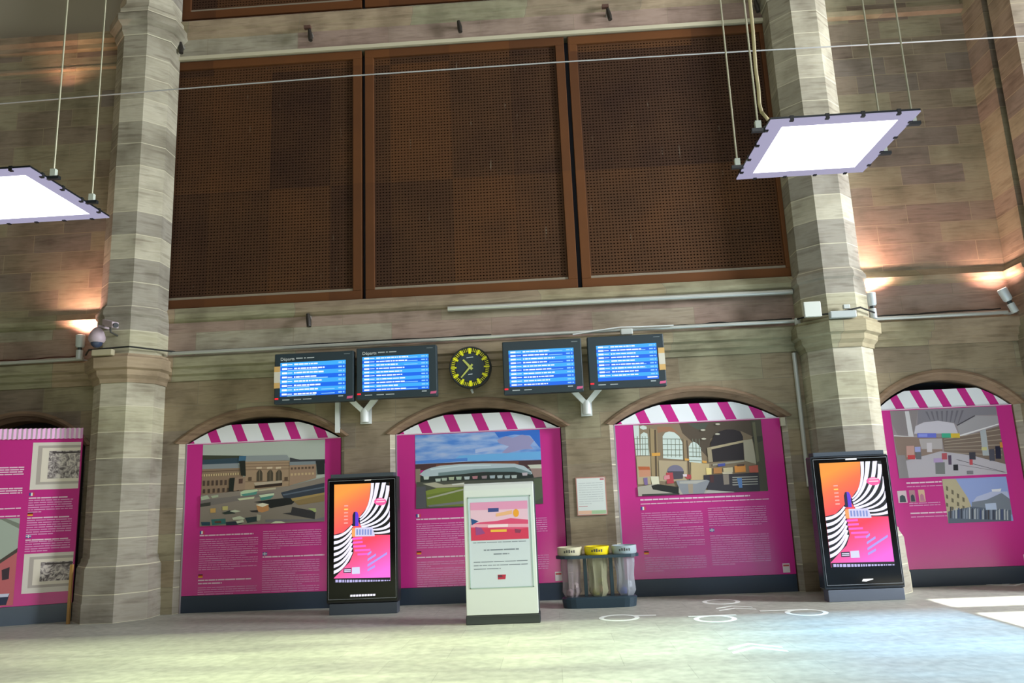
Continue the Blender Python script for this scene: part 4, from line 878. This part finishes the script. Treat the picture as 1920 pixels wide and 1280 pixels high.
# ------------------------------------------------------------------ paper notice on the pier
t = thing('wall_notice', (0.61, -0.02, 1.29), 'small white printed notice on the stone pier above the recycling bins', 'notice')
bb = MB(); bb.box((0.37, -0.02, 1.29), (0.85, 0.0, 1.89), mat('#c08a80', 0.5)); bb.build('notice_backing', t)
bb = flat(); y = -0.0215
def q(x0, z0, x1, z1, h, k=0): bb.face([(x0, y-k*0.001, z0), (x1, y-k*0.001, z0), (x1, y-k*0.001, z1), (x0, y-k*0.001, z1)], mat(h, 0.4))
q(0.385, 1.305, 0.835, 1.875, '#dde4e4'); q(0.39, 1.31, 0.60, 1.365, '#e2b8a0', 1); q(0.60, 1.31, 0.83, 1.365, '#a9c8a0', 1); q(0.76, 1.84, 0.825, 1.865, '#c87080', 1); q(0.40, 1.43, 0.54, 1.437, '#b85060', 1)
bb.build('notice_sheet', t)
bb = flat(); text_lines(bb, (0, y, 0), EX, 10, 0.41, 0.80, 1.80, 0.036, 0.006, mat('#b4bcc0', 0.5), 0.5); bb.build('printed_text', t)

# ------------------------------------------------------------------ departure screens
def blue(name, h, s=1.0): return mat(h, 0.4, 0, s)
def screen(x0, x1, z0, z1, yf, rows, label, side_label=None, title=True, lastblank=False, irregular=False):
    t = thing('departure_screen', ((x0+x1)/2, yf, z0), label, 'display screen')
    bb = MB(); bb.box((x0, yf, z0), (x1, yf+0.14, z1), mat('#26363f', 0.5)); bb.build('monitor_housing', t, bevel=0.015)
    sx0, sx1, sz0, sz1 = x0+0.10, x1-0.13, z0+0.12, z1-0.15
    if side_label == 'right': sx0, sx1 = x0+0.14, x1-0.12
    bb = flat(); n = rows; dz = (sz1-sz0)/n; B1, B2 = blue('a', '#3fb0ff'), blue('b', '#176cf0')
    for i in range(n):
        c_ = B1 if i % 2 == 0 else B2
        if lastblank and i == n-1: c_ = B2
        bb.face([(sx0, yf-0.001, sz1-(i+1)*dz), (sx1, yf-0.001, sz1-(i+1)*dz), (sx1, yf-0.001, sz1-i*dz), (sx0, yf-0.001, sz1-i*dz)], c_)
    scr = bb.build('screen', t)
    bb = flat(); TW = blue('c', '#f4faff', 1.1); rnd = random.Random(int(x0*100)+7)
    def d(xa, xb, z, th, mt=TW): bb.face([(xa, yf-0.0025, z-th/2), (xb, yf-0.0025, z-th/2), (xb, yf-0.0025, z+th/2), (xa, yf-0.0025, z+th/2)], mt)
    for i in range(n):
        if lastblank and i == n-1: d(sx1-0.18, sx1-0.02, sz1-(i+0.4)*dz, 0.02); continue
        z = sz1-(i+0.5)*dz; th = min(dz*0.38, 0.034)
        d(sx0+0.03, sx0+0.115, z, th*1.15); d(sx0+0.125, sx0+0.20, z, th*0.45)
        x = sx0+0.23
        xe = sx0+0.23+rnd.uniform(0.34, 0.52)
        while x < xe: wd = min(rnd.uniform(0.02, 0.10), xe-x+0.01); d(x, x+wd, z, th*rnd.uniform(0.8, 1.0)); x += wd+0.010
        if irregular and i % 2: d(sx0+0.12, sx0+0.12+rnd.uniform(0.3, 0.75), z-dz*0.38, th*0.5, blue('e', '#9ad8ff'))
        if rnd.random() < 0.4: d(sx1-0.40, sx1-0.18, z-0.01, th*0.4, blue('e', '#9ad8ff'))
        d(sx1-0.12, sx1-0.06, z, th*0.9, blue('e', '#9ad8ff')); d(sx1-0.045, sx1-0.02, z, th*0.9, blue('e', '#9ad8ff'))
    bb.build('timetable_text', scr)
    bb = flat(); pale = mat('#b4bec4', 0.5)
    def e(xa, xb, z, th, mt=pale): bb.face([(xa, yf-0.001, z-th/2), (xb, yf-0.001, z-th/2), (xb, yf-0.001, z+th/2), (xa, yf-0.001, z+th/2)], mt)
    if title:
        x = x0+0.36
        for wd in (0.11, 0.03, 0.12): e(x, x+wd, z1-0.085, 0.018); x += wd+0.02
    e(x1-0.16, x1-0.06, z1-0.05, 0.010, mat('#7e8a90', 0.5))
    bb.build('bezel_lettering', t); bb = flat()
    e(x0+0.14, x0+0.26, z0+0.065, 0.014); e(x0+0.33, x0+0.45, z0+0.065, 0.014); e(x0+0.48, x0+0.62, z0+0.065, 0.014) if title else None
    e(x1-0.25, x1-0.17, z0+0.09, 0.018)
    bb.build('bezel_lettering', t)
    if title:
        cu = bpy.data.curves.new('title', 'FONT'); cu.body = 'Départs'; cu.size = 0.072; cu.extrude = 0.0005
        tmp = bpy.data.objects.new('title', cu); me = bpy.data.meshes.new_from_object(tmp); bpy.data.objects.remove(tmp)
        me.materials.clear(); me.materials.append(mat('#d8dee2', 0.5))
        o_ = bpy.data.objects.new('title_lettering', me); COL.objects.link(o_); o_.parent = t; o_.location = Vector((x0+0.10, yf-0.002, z1-0.115))-t.location; o_.rotation_euler = (math.pi/2, 0, 0)
    bb = flat(); bb.face([(x0+0.015, yf-0.001, z0+0.075), (x0+0.075, yf-0.001, z0+0.075), (x0+0.075, yf-0.001, z0+0.10), (x0+0.015, yf-0.001, z0+0.10)], em('#ff2030', 1.2)); tag(bb.build('status_light', t), 'red status light')
    bb = flat(); bb.face([(x1-0.115, yf-0.001, z0+0.04), (x1-0.02, yf-0.001, z0+0.045), (x1-0.01, yf-0.001, z0+0.085), (x1-0.105, yf-0.001, z0+0.08)], mat('#d0608c', 0.5)); tag(bb.build('pink_logo', t), 'small pink logo')
    if side_label:
        sx = x0+0.0 if side_label == 'left' else x1-0.10
        bb = MB(); bb.box((sx, yf-0.006, z0+0.26), (sx+0.10, yf-0.002, z0+0.62), mat('#d8b070', 0.5)); bb.box((sx, yf-0.008, z0+0.35), (sx+0.10, yf-0.006, z0+0.53), mat('#d8d4c8', 0.5)); tag(bb.build('paper_sticker', t), 'tan and white sticker')
    return t
YS = -0.45
def sx(px, py): return W(px, py, YS)
def scr4(tl, br, *a, **k):
    A_, B_ = sx(*tl), sx(*br); screen(A_.x, B_.x, B_.z, A_.z, YS, *a, **k)
scr4((515, 664), (663, 751), 8, 'leftmost blue departure screen with sticker on its left edge', side_label='left', irregular=True)
scr4((668, 653), (820, 742), 10, 'blue departure screen directly left of the clock')
scr4((941, 641), (1095, 733), 10, 'blue departure screen directly right of the clock', title=False)
scr4((1100, 632), (1251, 723), 10, 'rightmost blue departure screen with sticker on its right edge', title=False, side_label='right', lastblank=True)
PW = mat('#dfe4e6', 0.4)
def bracket(px, py, pt, label):
    c = W(px, py, -0.12); zt = W(px, pt, YS).z+0.04
    t = thing('screen_bracket', (c.x, -0.05, c.z), label, 'bracket')
    bb = MB()
    for s_ in (-1, 1):
        for yy in ():
            pass
        a = Vector((c.x, -0.14, c.z+0.06)); d_ = Vector((c.x+s_*0.30, -0.272, zt+0.12))
        bb = MB(); bb.loft([[(a.x-0.055, a.y-0.03, a.z), (a.x+0.055, a.y-0.03, a.z), (a.x+0.055, a.y+0.03, a.z), (a.x-0.055, a.y+0.03, a.z)], [(d_.x-0.06, d_.y-0.03, d_.z), (d_.x+0.06, d_.y-0.03, d_.z), (d_.x+0.06, d_.y+0.03, d_.z), (d_.x-0.06, d_.y+0.03, d_.z)]], PW); bb.build('bracket_arm', t)
    bb = MB(); bb.tube([(c.x, -0.13, c.z-0.10), (c.x, -0.13, c.z+0.12)], 0.07, PW, n=16); bb.build('bracket_socket', t, smooth=True)
    bb = MB(); bb.box((c.x-0.09, -0.06, c.z-0.12), (c.x+0.09, 0.0, c.z+0.14), PW); bb.build('wall_plate', t)
bracket(684, 780, 752, 'white V-shaped bracket under the two left departure screens')
bracket(1100, 765, 735, 'white V-shaped bracket under the two right departure screens')
a = W(633, 752, -0.06); c = W(633, 811, -0.06)
bb = MB(); bb.box((a.x-0.035, -0.09, c.z), (a.x+0.035, 0.0, a.z+0.1), PW); tag(bb.build('cable_cover'), 'short white vertical cable cover below the leftmost screen', 'cable cover')

# ------------------------------------------------------------------ clock
c = W(881.5, 688, -0.30)
t = thing('station_clock', (c.x, -0.2, c.z), 'round black station clock with yellow minute marks reading 10:37', 'clock')
RC = 0.345; n = 48
def circ(r, y, cx=c.x, cz=c.z, n=48): return [(cx+r*math.sin(2*math.pi*i/n), y, cz+r*math.cos(2*math.pi*i/n)) for i in range(n)]
bb = MB(); bb.loft([circ(RC, -0.16), circ(RC, -0.29), circ(RC-0.012, -0.30), circ(RC-0.022, -0.296)], mat('#20262a', 0.4)); bb.build('clock_case', t, smooth=True)
bb = flat(); bb.face(circ(RC-0.022, -0.2965), mat('#0d0f12', 0.5)); bb.face(circ(0.235, -0.298), mat('#26343e', 0.35)); dial = bb.build('clock_dial', t)
bb = flat(); YL = mat('#e8e818', 0.4)
for i in range(60):
    a = 2*math.pi*i/60; big = i % 5 == 0; r0_, r1_ = (0.225, 0.318) if big else (0.255, 0.312); hw = 0.017 if big else 0.0048
    if i % 15 == 0: hw = 0.02 if i % 30 == 0 else 0.011
    dr = Vector((math.sin(a), 0, math.cos(a))); pr = Vector((math.cos(a), 0, -math.sin(a))); o = Vector((c.x, -0.2995, c.z))
    bb.face([o+dr*r0_-pr*hw, o+dr*r0_+pr*hw, o+dr*r1_+pr*hw, o+dr*r1_-pr*hw], YL)
bb.build('minute_marks', dial)
def hand(deg, ln, hw, y, nm, tail=0.05):
    a = math.radians(deg); dr = Vector((math.sin(a), 0, math.cos(a))); pr = Vector((math.cos(a), 0, -math.sin(a))); o = Vector((c.x, y, c.z)); bb = MB()
    bb.loft([[o-dr*tail-pr*hw*0.9, o+dr*ln-pr*hw*0.6, o+dr*ln+pr*hw*0.6, o-dr*tail+pr*hw*0.9], [o-dr*tail-pr*hw*0.9+Vector((0, -0.004, 0)), o+dr*ln-pr*hw*0.6+Vector((0, -0.004, 0)), o+dr*ln+pr*hw*0.6+Vector((0, -0.004, 0)), o-dr*tail+pr*hw*0.9+Vector((0, -0.004, 0))]], mat('#b8c060', 0.4))
    bb.build(nm, t)
hand(318.5, 0.17, 0.024, -0.302, 'hour_hand'); hand(222, 0.225, 0.018, -0.308, 'minute_hand', 0.06)
bb = flat()
for zz, hw in ((0.15, 0.055), (-0.13, 0.035)): bb.face([(c.x-hw, -0.299, c.z+zz), (c.x+hw, -0.299, c.z+zz+0.008), (c.x+hw, -0.299, c.z+zz+0.024), (c.x-hw, -0.299, c.z+zz+0.016)], mat('#aeb8c0', 0.5))
bb.build('dial_lettering', dial)
bb = MB(); bb.tube([(c.x, -0.17, c.z), (c.x, 0.0, c.z)], 0.06, DGREY, n=14); bb.build('wall_mount', t)
bb = MB(); bb.tube([(c.x, -0.16, c.z-0.36), (c.x, -0.02, c.z-0.38)], 0.02, PW); bb.build('mount_stay', t)

# ------------------------------------------------------------------ pipes, cables and small fittings on the wall
GALV = mat('#c2c6c2', 0.3, 0.4)
def pipe(name, pts, r, label, cat='pipe', mt=GALV, n=12):
    bb = MB(); bb.tube(pts, r, mt, n=n); return tag(bb.build(name, smooth=True), label, cat)
pipe('conduit_pipe', [(-6.36, -0.20, 4.23), (4.12, -0.20, 4.25)], 0.032, 'long galvanised conduit along the cornice between the two pillars')
pipe('conduit_pipe', [(-1.62, -0.10, 4.78), (4.12, -0.10, 4.77)], 0.045, 'upper galvanised conduit below the ledge, right half of the wall')
pipe('conduit_pipe', [(5.28, -0.20, 4.22), (7.45, -0.20, 4.22)], 0.032, 'galvanised conduit along the cornice of the right bay')
pipe('conduit_pipe', [(-11.0, -0.20, 4.20), (-7.85, -0.20, 4.22)], 0.032, 'galvanised conduit along the cornice of the left bay')
pipe('conduit_pipe', [Vector((4.045, -0.05, 3.75)), Vector((4.045, -0.05, 1.6))], 0.035, 'vertical grey conduit on the wall left of the right pillar')
# loose black cables lying on the ledge
def wob(p0, p1, n=16, amp=0.02):
    rnd = random.Random(p0[0]); p0 = Vector(p0); p1 = Vector(p1); return [p0.lerp(p1, i/n)+Vector((0, 0, rnd.uniform(0, amp))) for i in range(n+1)]
BC = mat('#1a1d1c', 0.6)
pipe('power_cable', wob((-6.30, -0.13, 4.26), (-0.9, -0.13, 4.29)), 0.012, 'black cable lying on the cornice behind the left screens', 'cable', BC, 6)
pipe('power_cable', wob((1.7, -0.13, 4.28), (4.05, -0.13, 4.30)), 0.012, 'black cable lying on the cornice right of the screens', 'cable', BC, 6)
pipe('power_cable', wob((-11, -0.12, 4.25), (-7.95, -0.12, 4.28)), 0.010, 'thin dark cable on the cornice of the left bay', 'cable', mat('#5a2c24', 0.6), 6)
pipe('power_cable', wob((5.3, -0.12, 4.27), (7.4, -0.12, 4.29)), 0.012, 'black cable on the cornice of the right bay', 'cable', BC, 6)
pipe('power_cable', [(-7.62, -0.50, 4.22), (-7.40, -0.78, 4.24), (-6.72, -0.80, 4.26), (-6.40, -0.45, 4.25), (-6.28, -0.16, 4.27)], 0.014, 'black cable bent around the cornice ring of the left pillar', 'cable', BC, 8)
pipe('power_cable', [(4.1, -0.25, 4.27), (4.20, -0.60, 4.24), (4.50, -0.80, 4.22), (4.9, -0.80, 4.29), (5.25, -0.45, 4.27)], 0.014, 'black cable bent around the cornice ring of the right pillar', 'cable', BC, 8)
pipe('white_cable', [(0.45, -0.26, 4.20), (0.9, -0.27, 4.25), (1.24, -0.27, 4.28), (1.60, -0.27, 4.27), (2.1, -0.26, 4.27)], 0.012, 'white cable through the junction box above the right screens', 'cable', PW, 8)
def boxy(name, px, py, w_, h_, d_, y, label, cat, col='#c4cbc8', parts=None):
    c = W(px, py, y); bb = MB(); bb.box((c.x-w_/2, y, c.z-h_/2), (c.x+w_/2, y+d_, c.z+h_/2), mat(col, 0.45))
    return tag(bb.build(name, bevel=min(w_, h_, d_)*0.15), label, cat)
boxy('junction_box', 1175, 621, 0.20, 0.10, 0.12, -0.33, 'white junction box above the rightmost departure screen', 'junction box')
boxy('wireless_antenna', 1524, 579, 0.26, 0.24, 0.06, -0.86, 'square white antenna box on the right pillar ledge', 'antenna', '#cdd2cc')
boxy('junction_box', 1497, 602, 0.10, 0.11, 0.06, -0.26, 'small white box at the pipe end left of the right pillar', 'junction box')
boxy('junction_box', 1582, 588, 0.40, 0.11, 0.10, -0.88, 'wide pale box on the ledge of the right pillar', 'junction box', '#b4bcbc')
boxy('junction_box', 1588, 574, 0.10, 0.07, 0.06, -0.80, 'tiny white box above the wide pale box on right pillar', 'junction box')
boxy('junction_box', 190, 660, 0.34, 0.10, 0.10, -0.88, 'pale box on the cornice ring of the left pillar', 'junction box', '#b8b096')
boxy('junction_box', 1468, 790, 0.08, 0.14, 0.05, -0.05, 'small pale box at the right springing of the third arch', 'junction box', '#b4ae98')
# ledge-mounted uplights (they are lit)
def uplight(px, py, y, tilt, label, watts, target):
    c = W(px, py, y); t = thing('uplight', (c.x, y, c.z-0.22), label, 'wall light')
    ax = Vector((math.sin(tilt), 0, math.cos(tilt)))
    bb = MB(); p0 = Vector((c.x, y, c.z-0.22)); bb.tube([p0, p0+ax*0.16], 0.055, mat('#c3cccf', 0.4, 0.2), n=16); bb.build('lamp_driver', t, smooth=True)
    bb = MB(); bb.tube([p0+ax*0.16, p0+ax*0.205], 0.035, mat('#30383a', 0.4), n=12); bb.build('swivel_joint', t, smooth=True)
    bb = MB(); bb.tube([p0+ax*0.205, p0+ax*0.23, p0+ax*0.42], 0.07, mat('#cdd6da', 0.4, 0.2), n=16, radii=[0.05, 0.07, 0.078]); bb.build('lamp_head', t, smooth=True)
    bb = MB(); bb.tube([p0+ax*0.421, p0+ax*0.424], 0.066, em('#ffd8c0', 8.0), n=16); bb.build('lamp_lens', t)
    bb = MB(); bb.box((p0.x-0.02, y, p0.z), (p0.x+0.02, 0.0, p0.z+0.03), mat('#c3cccf', 0.4)); bb.build('wall_arm', t)
    l = light('uplight_beam', 'SPOT', p0+ax*0.44, target, watts, (1.0, 0.52, 0.40), spot_size=math.radians(150), spot_blend=1.0, shadow_soft_size=0.03)
    return t
uplight(150, 650, -0.22, 0.0, 'white uplight left of the left pillar, lit', 240, (-7.8, -0.02, 7.0))
uplight(1635, 572, -0.22, 0.0, 'white uplight standing beside the right pillar, lit', 380, (5.5, -0.02, 7.0))
uplight(1900, 560, -0.30, -0.38, 'tilted white uplight in the corner at the far right', 90, (7.5, 0.1, 7.0))
light('cornice_spot', 'SPOT', (-8.6, -0.35, 9.4), (-8.6, -0.05, 10.5), 18, (1.0, 0.5, 0.3), spot_size=math.radians(150), spot_blend=1.0)  # warm spot with no lamp body, lights the left cornice from below
# security cameras on the left pillar
c = W(182, 632, -0.90); t = thing('dome_camera', (c.x, -0.90, c.z), 'round pale dome camera in front of the left pillar', 'security camera')
bb = MB(); n = 20
def rr_(r, z, cx, cy): return [(cx+r*math.cos(2*math.pi*i/n), cy+r*math.sin(2*math.pi*i/n), z) for i in range(n)]
LC = mat('#b8a8b4', 0.45)
bb.loft([rr_(r, c.z+z, c.x, -0.90) for r, z in ((0.03, 0.16), (0.06, 0.14), (0.10, 0.08), (0.125, 0.0), (0.125, -0.05), (0.10, -0.09))], LC); bb.build('camera_housing', t, smooth=True)
bb = MB(); bb.loft([rr_(r, c.z+z, c.x, -0.90) for r, z in ((0.09, -0.09), (0.08, -0.13), (0.045, -0.165), (0.01, -0.175))], mat('#3a4460', 0.15)); tag(bb.build('camera_dome', t, smooth=True), 'dark blue glass dome')
bb = MB(); bb.tube([(c.x, -0.90, c.z+0.15), (c.x, -0.90, c.z+0.19), (c.x+0.05, -0.66, c.z+0.19)], 0.02, LC); bb.build('camera_arm', t)
c = W(206, 607, -0.95); t = thing('bullet_camera', (c.x, -0.9, c.z), 'pale boxy bullet camera on the left pillar above the dome camera', 'security camera')
bb = MB(); a = Vector((c.x-0.15, -0.82, c.z+0.06)); d_ = Vector((c.x+0.15, -1.05, c.z-0.05)); 
nx_ = Vector((0, 0, 0.05)); ny_ = (d_-a).cross(nx_).normalized()*0.055
bb.loft([[a-nx_-ny_, a-nx_+ny_, a+nx_+ny_, a+nx_-ny_], [d_-nx_-ny_, d_-nx_+ny_, d_+nx_+ny_, d_+nx_-ny_]], LC); bb.build('camera_body', t, bevel=0.01)
bb = MB(); bb.tube([d_, d_+(d_-a).normalized()*0.03], 0.04, mat('#2a2a30', 0.3), n=12); bb.build('camera_lens', t)
bb = MB(); bb.tube([(c.x-0.02, -0.9, c.z-0.02), (c.x-0.02, -0.88, c.z-0.12), (c.x-0.02, -0.64, c.z-0.14)], 0.016, mat('#4a4a48', 0.4)); bb.build('mount_arm', t)
# small dark spotlights clamped along the wall
def clamp(px, py, y, label, dark='#2a2624', drop=0.0):
    c = W(px, py, y); t = thing('spot_clamp', (c.x, 0, c.z), label, 'spotlight')
    bb = MB(); bb.box((c.x-0.03, y, c.z+0.04), (c.x+0.03, 0.0, c.z+0.09), mat('#9a9894', 0.4, 0.5)); bb.build('clamp_arm', t)
    bb = MB(); bb.tube([(c.x, y, c.z+0.11), (c.x+0.02, y-0.01, c.z-0.02), (c.x+0.03, y-0.02, c.z-0.12)], 0.035, mat(dark, 0.4), n=10, radii=[0.03, 0.045, 0.038]); bb.build('lamp_body', t, smooth=True)
    if drop: bb = MB(); bb.box((c.x-0.10, y-0.02, c.z+0.14), (c.x+0.02, y+0.05, c.z+0.20), mat('#5a4038', 0.5)); bb.build('power_box', t)
clamp(338, 90, -0.12, 'small dark spotlight above the brown panels next to left pillar')
clamp(580, 66, -0.15, 'small dark spotlight with box above the left brown panel', drop=1)
clamp(860, 50, -0.15, 'small dark spotlight above the middle brown panel')
clamp(1140, 27, -0.15, 'small dark spotlight with box above the right brown panel, left one', drop=1)
clamp(1417, 12, -0.15, 'small dark spotlight at the top next to the right pillar')
clamp(577, 600, -0.12, 'small bracket lamp below the ledge over the leftmost screen')
clamp(302, 622, -0.12, 'small bracket lamp below the ledge right of the left pillar')

# ------------------------------------------------------------------ hanging square lamps
def panel_lamp(x0, y0, s, z, label):
    t = thing('hanging_panel_lamp', (x0+s/2, y0+s/2, z), label, 'hanging lamp')
    x1, y1 = x0+s, y0+s
    bb = MB(); bb.box((x0, y0, z+0.012), (x1, y1, z+0.03), mat('#20262c', 0.4, 0.4)); bb.build('lamp_tray', t)
    bb = MB(); e_ = 0.13
    LF = em('#b4b0d0', 0.8)
    for q0, q1 in (((x0, y0), (x1, y0+e_)), ((x0, y1-e_), (x1, y1)), ((x0, y0+e_), (x0+e_, y1-e_)), ((x1-e_, y0+e_), (x1, y1-e_))): bb.box((q0[0], q0[1], z), (q1[0], q1[1], z+0.012), LF)
    bb.build('lamp_rim', t)
    bb = MB(); N_ = 10; grid = {}
    for i in range(N_+1):
        for j in range(N_+1):
            u, v = i/N_, j/N_; grid[i, j] = (x0+e_+(s-2*e_)*u, y0+e_+(s-2*e_)*v, z+0.004-0.045*(math.sin(math.pi*u)*math.sin(math.pi*v))**0.6)
    bb.solid = False
    for i in range(N_):
        for j in range(N_): bb.face([grid[i, j], grid[i, j+1], grid[i+1, j+1], grid[i+1, j]], em('#f2f6ff', 5.0))
    bb.build('glowing_diffuser', t)
    k = 0
    for i in range(4):
        for (cx, cy) in ((x0+s*(i+0.6)/4.2, y0+0.01), (x0+s*(i+0.6)/4.2, y1-0.01), (x0+0.01, y0+s*(i+0.6)/4.2), (x1-0.01, y0+s*(i+0.6)/4.2)):
            bb = MB(); bb.box((cx-0.016, cy-0.016, z-0.010), (cx+0.016, cy+0.016, z+0.036), mat('#15181c', 0.5)); bb.build('rim_clip', t)
    for (cx, cy) in ((x0-0.05, y0+0.16*s), (x0-0.05, y1-0.22*s), (x1+0.05, y0+0.20*s), (x1+0.05, y1-0.32*s)):
        bb = MB(); bb.box((cx-0.06, cy-0.02, z+0.0), (cx+0.06, cy+0.02, z+0.03), mat('#20262a', 0.4)); bb.box((cx-0.025, cy-0.02, z+0.03), (cx+0.025, cy+0.02, z+0.10), mat('#c9d2c8', 0.4)); bb.build('suspension_bracket', t)
        bb = MB(); bb.tube([(cx, cy, z+0.08), (cx, cy, ZC)], 0.009, mat('#a9a890', 0.4, 0.3), n=6); bb.build('suspension_cable', t)
    return t
panel_lamp(2.00, -6.55, 1.25, 4.67, 'glowing square lamp hanging in front of the right pillar')
panel_lamp(-5.82, -6.45, 1.27, 4.70, 'glowing square lamp hanging at the left photo edge, partly cut off')
pts = [W(px, py, -6.3) for px, py in ((1398, -60), (1406, 0), (1412, 60), (1417, 130), (1422, 165), (1424, 195), (1428, 210), (1440, 224))]
pts = [Vector((pts[0].x, pts[0].y, ZC))]+pts
pipe('flexible_conduit', pts, 0.016, 'beige flexible conduit running down to the right hanging lamp', 'cable', mat('#b5ab82', 0.5), 10)
# thin wire stretched across the hall
wp = [(-11.5, 7.97), (-8.35, 7.99), (-5.66, 8.04), (-2.77, 8.075), (0.51, 8.075), (3.39, 8.05), (7.3, 8.0), (11.0, 7.9)]
pipe('stretched_wire', [(x, -2.0, z) for x, z in wp], 0.010, 'thin pale wire stretched across the hall in front of the brown panels', 'wire', mat('#c8ccd0', 0.35, 0.3), 6)

# ------------------------------------------------------------------ white floor stickers
DEC = mat('#f4fbf8', 0.5)
def ring_sticker(px, py, label, r=0.30, bar=None):
    c = FL(px, py); bb = MB(); n = 32
    t = thing('floor_ring_sticker', (c.x, c.y, 0.002), label, 'floor sticker')
    def cc(r_, z): return [(c.x+r_*math.cos(2*math.pi*i/n), c.y+r_*math.sin(2*math.pi*i/n), z) for i in range(n)]
    bb.loft([cc(r, 0.0015), cc(r, 0.003), cc(r*0.76, 0.003), cc(r*0.76, 0.0015)], DEC, cap=False); bb.build('ring', t)
    if bar:
        (x0_, y0_), (x1_, y1_) = bar; p0 = Vector((c.x+x0_, c.y+y0_, 0)); p1 = Vector((c.x+x1_, c.y+y1_, 0)); d = (p1-p0).normalized(); s_ = Vector((-d.y, d.x, 0))*0.035
        bb = MB(); bb.loft([[p0-s_+Vector((0, 0, z)), p1-s_+Vector((0, 0, z)), p1+s_+Vector((0, 0, z)), p0+s_+Vector((0, 0, z))] for z in (0.0032, 0.0045)], DEC); bb.build('bar', t)
ring_sticker(1161, 1158, 'white ring on the floor with bar, left one nearest the recycling bins', r=0.27, bar=((0.17, 0.12), (0.50, 0.10)))
ring_sticker(1341, 1160, 'white ring on the floor with bar, middle one of the near three', r=0.27, bar=((-0.30, 0.245), (0.32, 0.245)))
ring_sticker(1512, 1148, 'white ring on the floor with bar, right one nearest the right totem', r=0.27, bar=((-0.54, 0.24), (0.10, 0.24)))
ring_sticker(1352, 1128, 'white ring on the floor close to the wall, farthest from the camera', r=0.27)
def chevron(px, py, w_, d_, label, gap=0.20, ang=0.0):
    c = FL(px, py); t = thing('floor_chevron_sticker', (c.x, c.y, 0.002), label, 'floor sticker')
    ca, sa = math.cos(ang), math.sin(ang)
    for k in range(2):
        oy = (k-0.5)*gap; th = 0.07; bb = MB()
        P_ = [(-w_/2, -d_/2), (0, d_/2), (w_/2, -d_/2), (w_/2, -d_/2-th), (0, d_/2-th), (-w_/2, -d_/2-th)]
        P_ = [(x, y_+oy) for x, y_ in P_]; P_ = [(c.x+x*ca-y_*sa, c.y+x*sa+y_*ca) for x, y_ in P_]
        for z0_ in (1,):
            n_ = len(bb.v)
        lo = [(x, y_, 0.0015) for x, y_ in P_]; hi = [(x, y_, 0.003) for x, y_ in P_]
        for A_, B_ in (((0, 1, 4, 5)), ((1, 2, 3, 4))) and (((0, 1, 4, 5), None), ((1, 2, 3, 4), None)):
            bb.loft([[lo[i] for i in A_], [hi[i] for i in A_]], DEC)
        bb.build('arrow_stroke', t)
chevron(1376, 1139, 0.50, 0.17, 'white double chevron on the floor between the rings and the wall')
chevron(1413, 1213, 0.55, 0.24, 'white double chevron on the open floor, nearest the camera')
chevron(1888, 1095, 0.62, 0.26, 'white double chevron on the floor beyond the sun patches at right', ang=math.pi)

# ------------------------------------------------------------------ groups of repeats
GROUPS = {'stone_pillar': 'stone pillars', 'perforated_panel': 'brown perforated panels', 'history_poster': 'magenta history posters in the arches', 'advertising_totem': 'advertising totems',
          'departure_screen': 'departure screens beside the clock', 'screen_bracket': 'brackets under the screens', 'uplight': 'white uplights on the ledge', 'spot_clamp': 'small dark spotlights along the wall',
          'hanging_panel_lamp': 'hanging square lamps', 'floor_ring_sticker': 'white ring stickers on the floor', 'floor_chevron_sticker': 'white chevron stickers on the floor', 'bin_bag': 'bags in the recycling station',
          'junction_box': 'small boxes on the cornice', 'conduit_pipe': 'conduits along the wall', 'power_cable': 'loose cables on the cornice'}
for o in bpy.data.objects:
    if o.parent is None and 'label' in o and 'kind' not in o:
        g = GROUPS.get(o.name.split('.')[0])
        if g: o['group'] = g
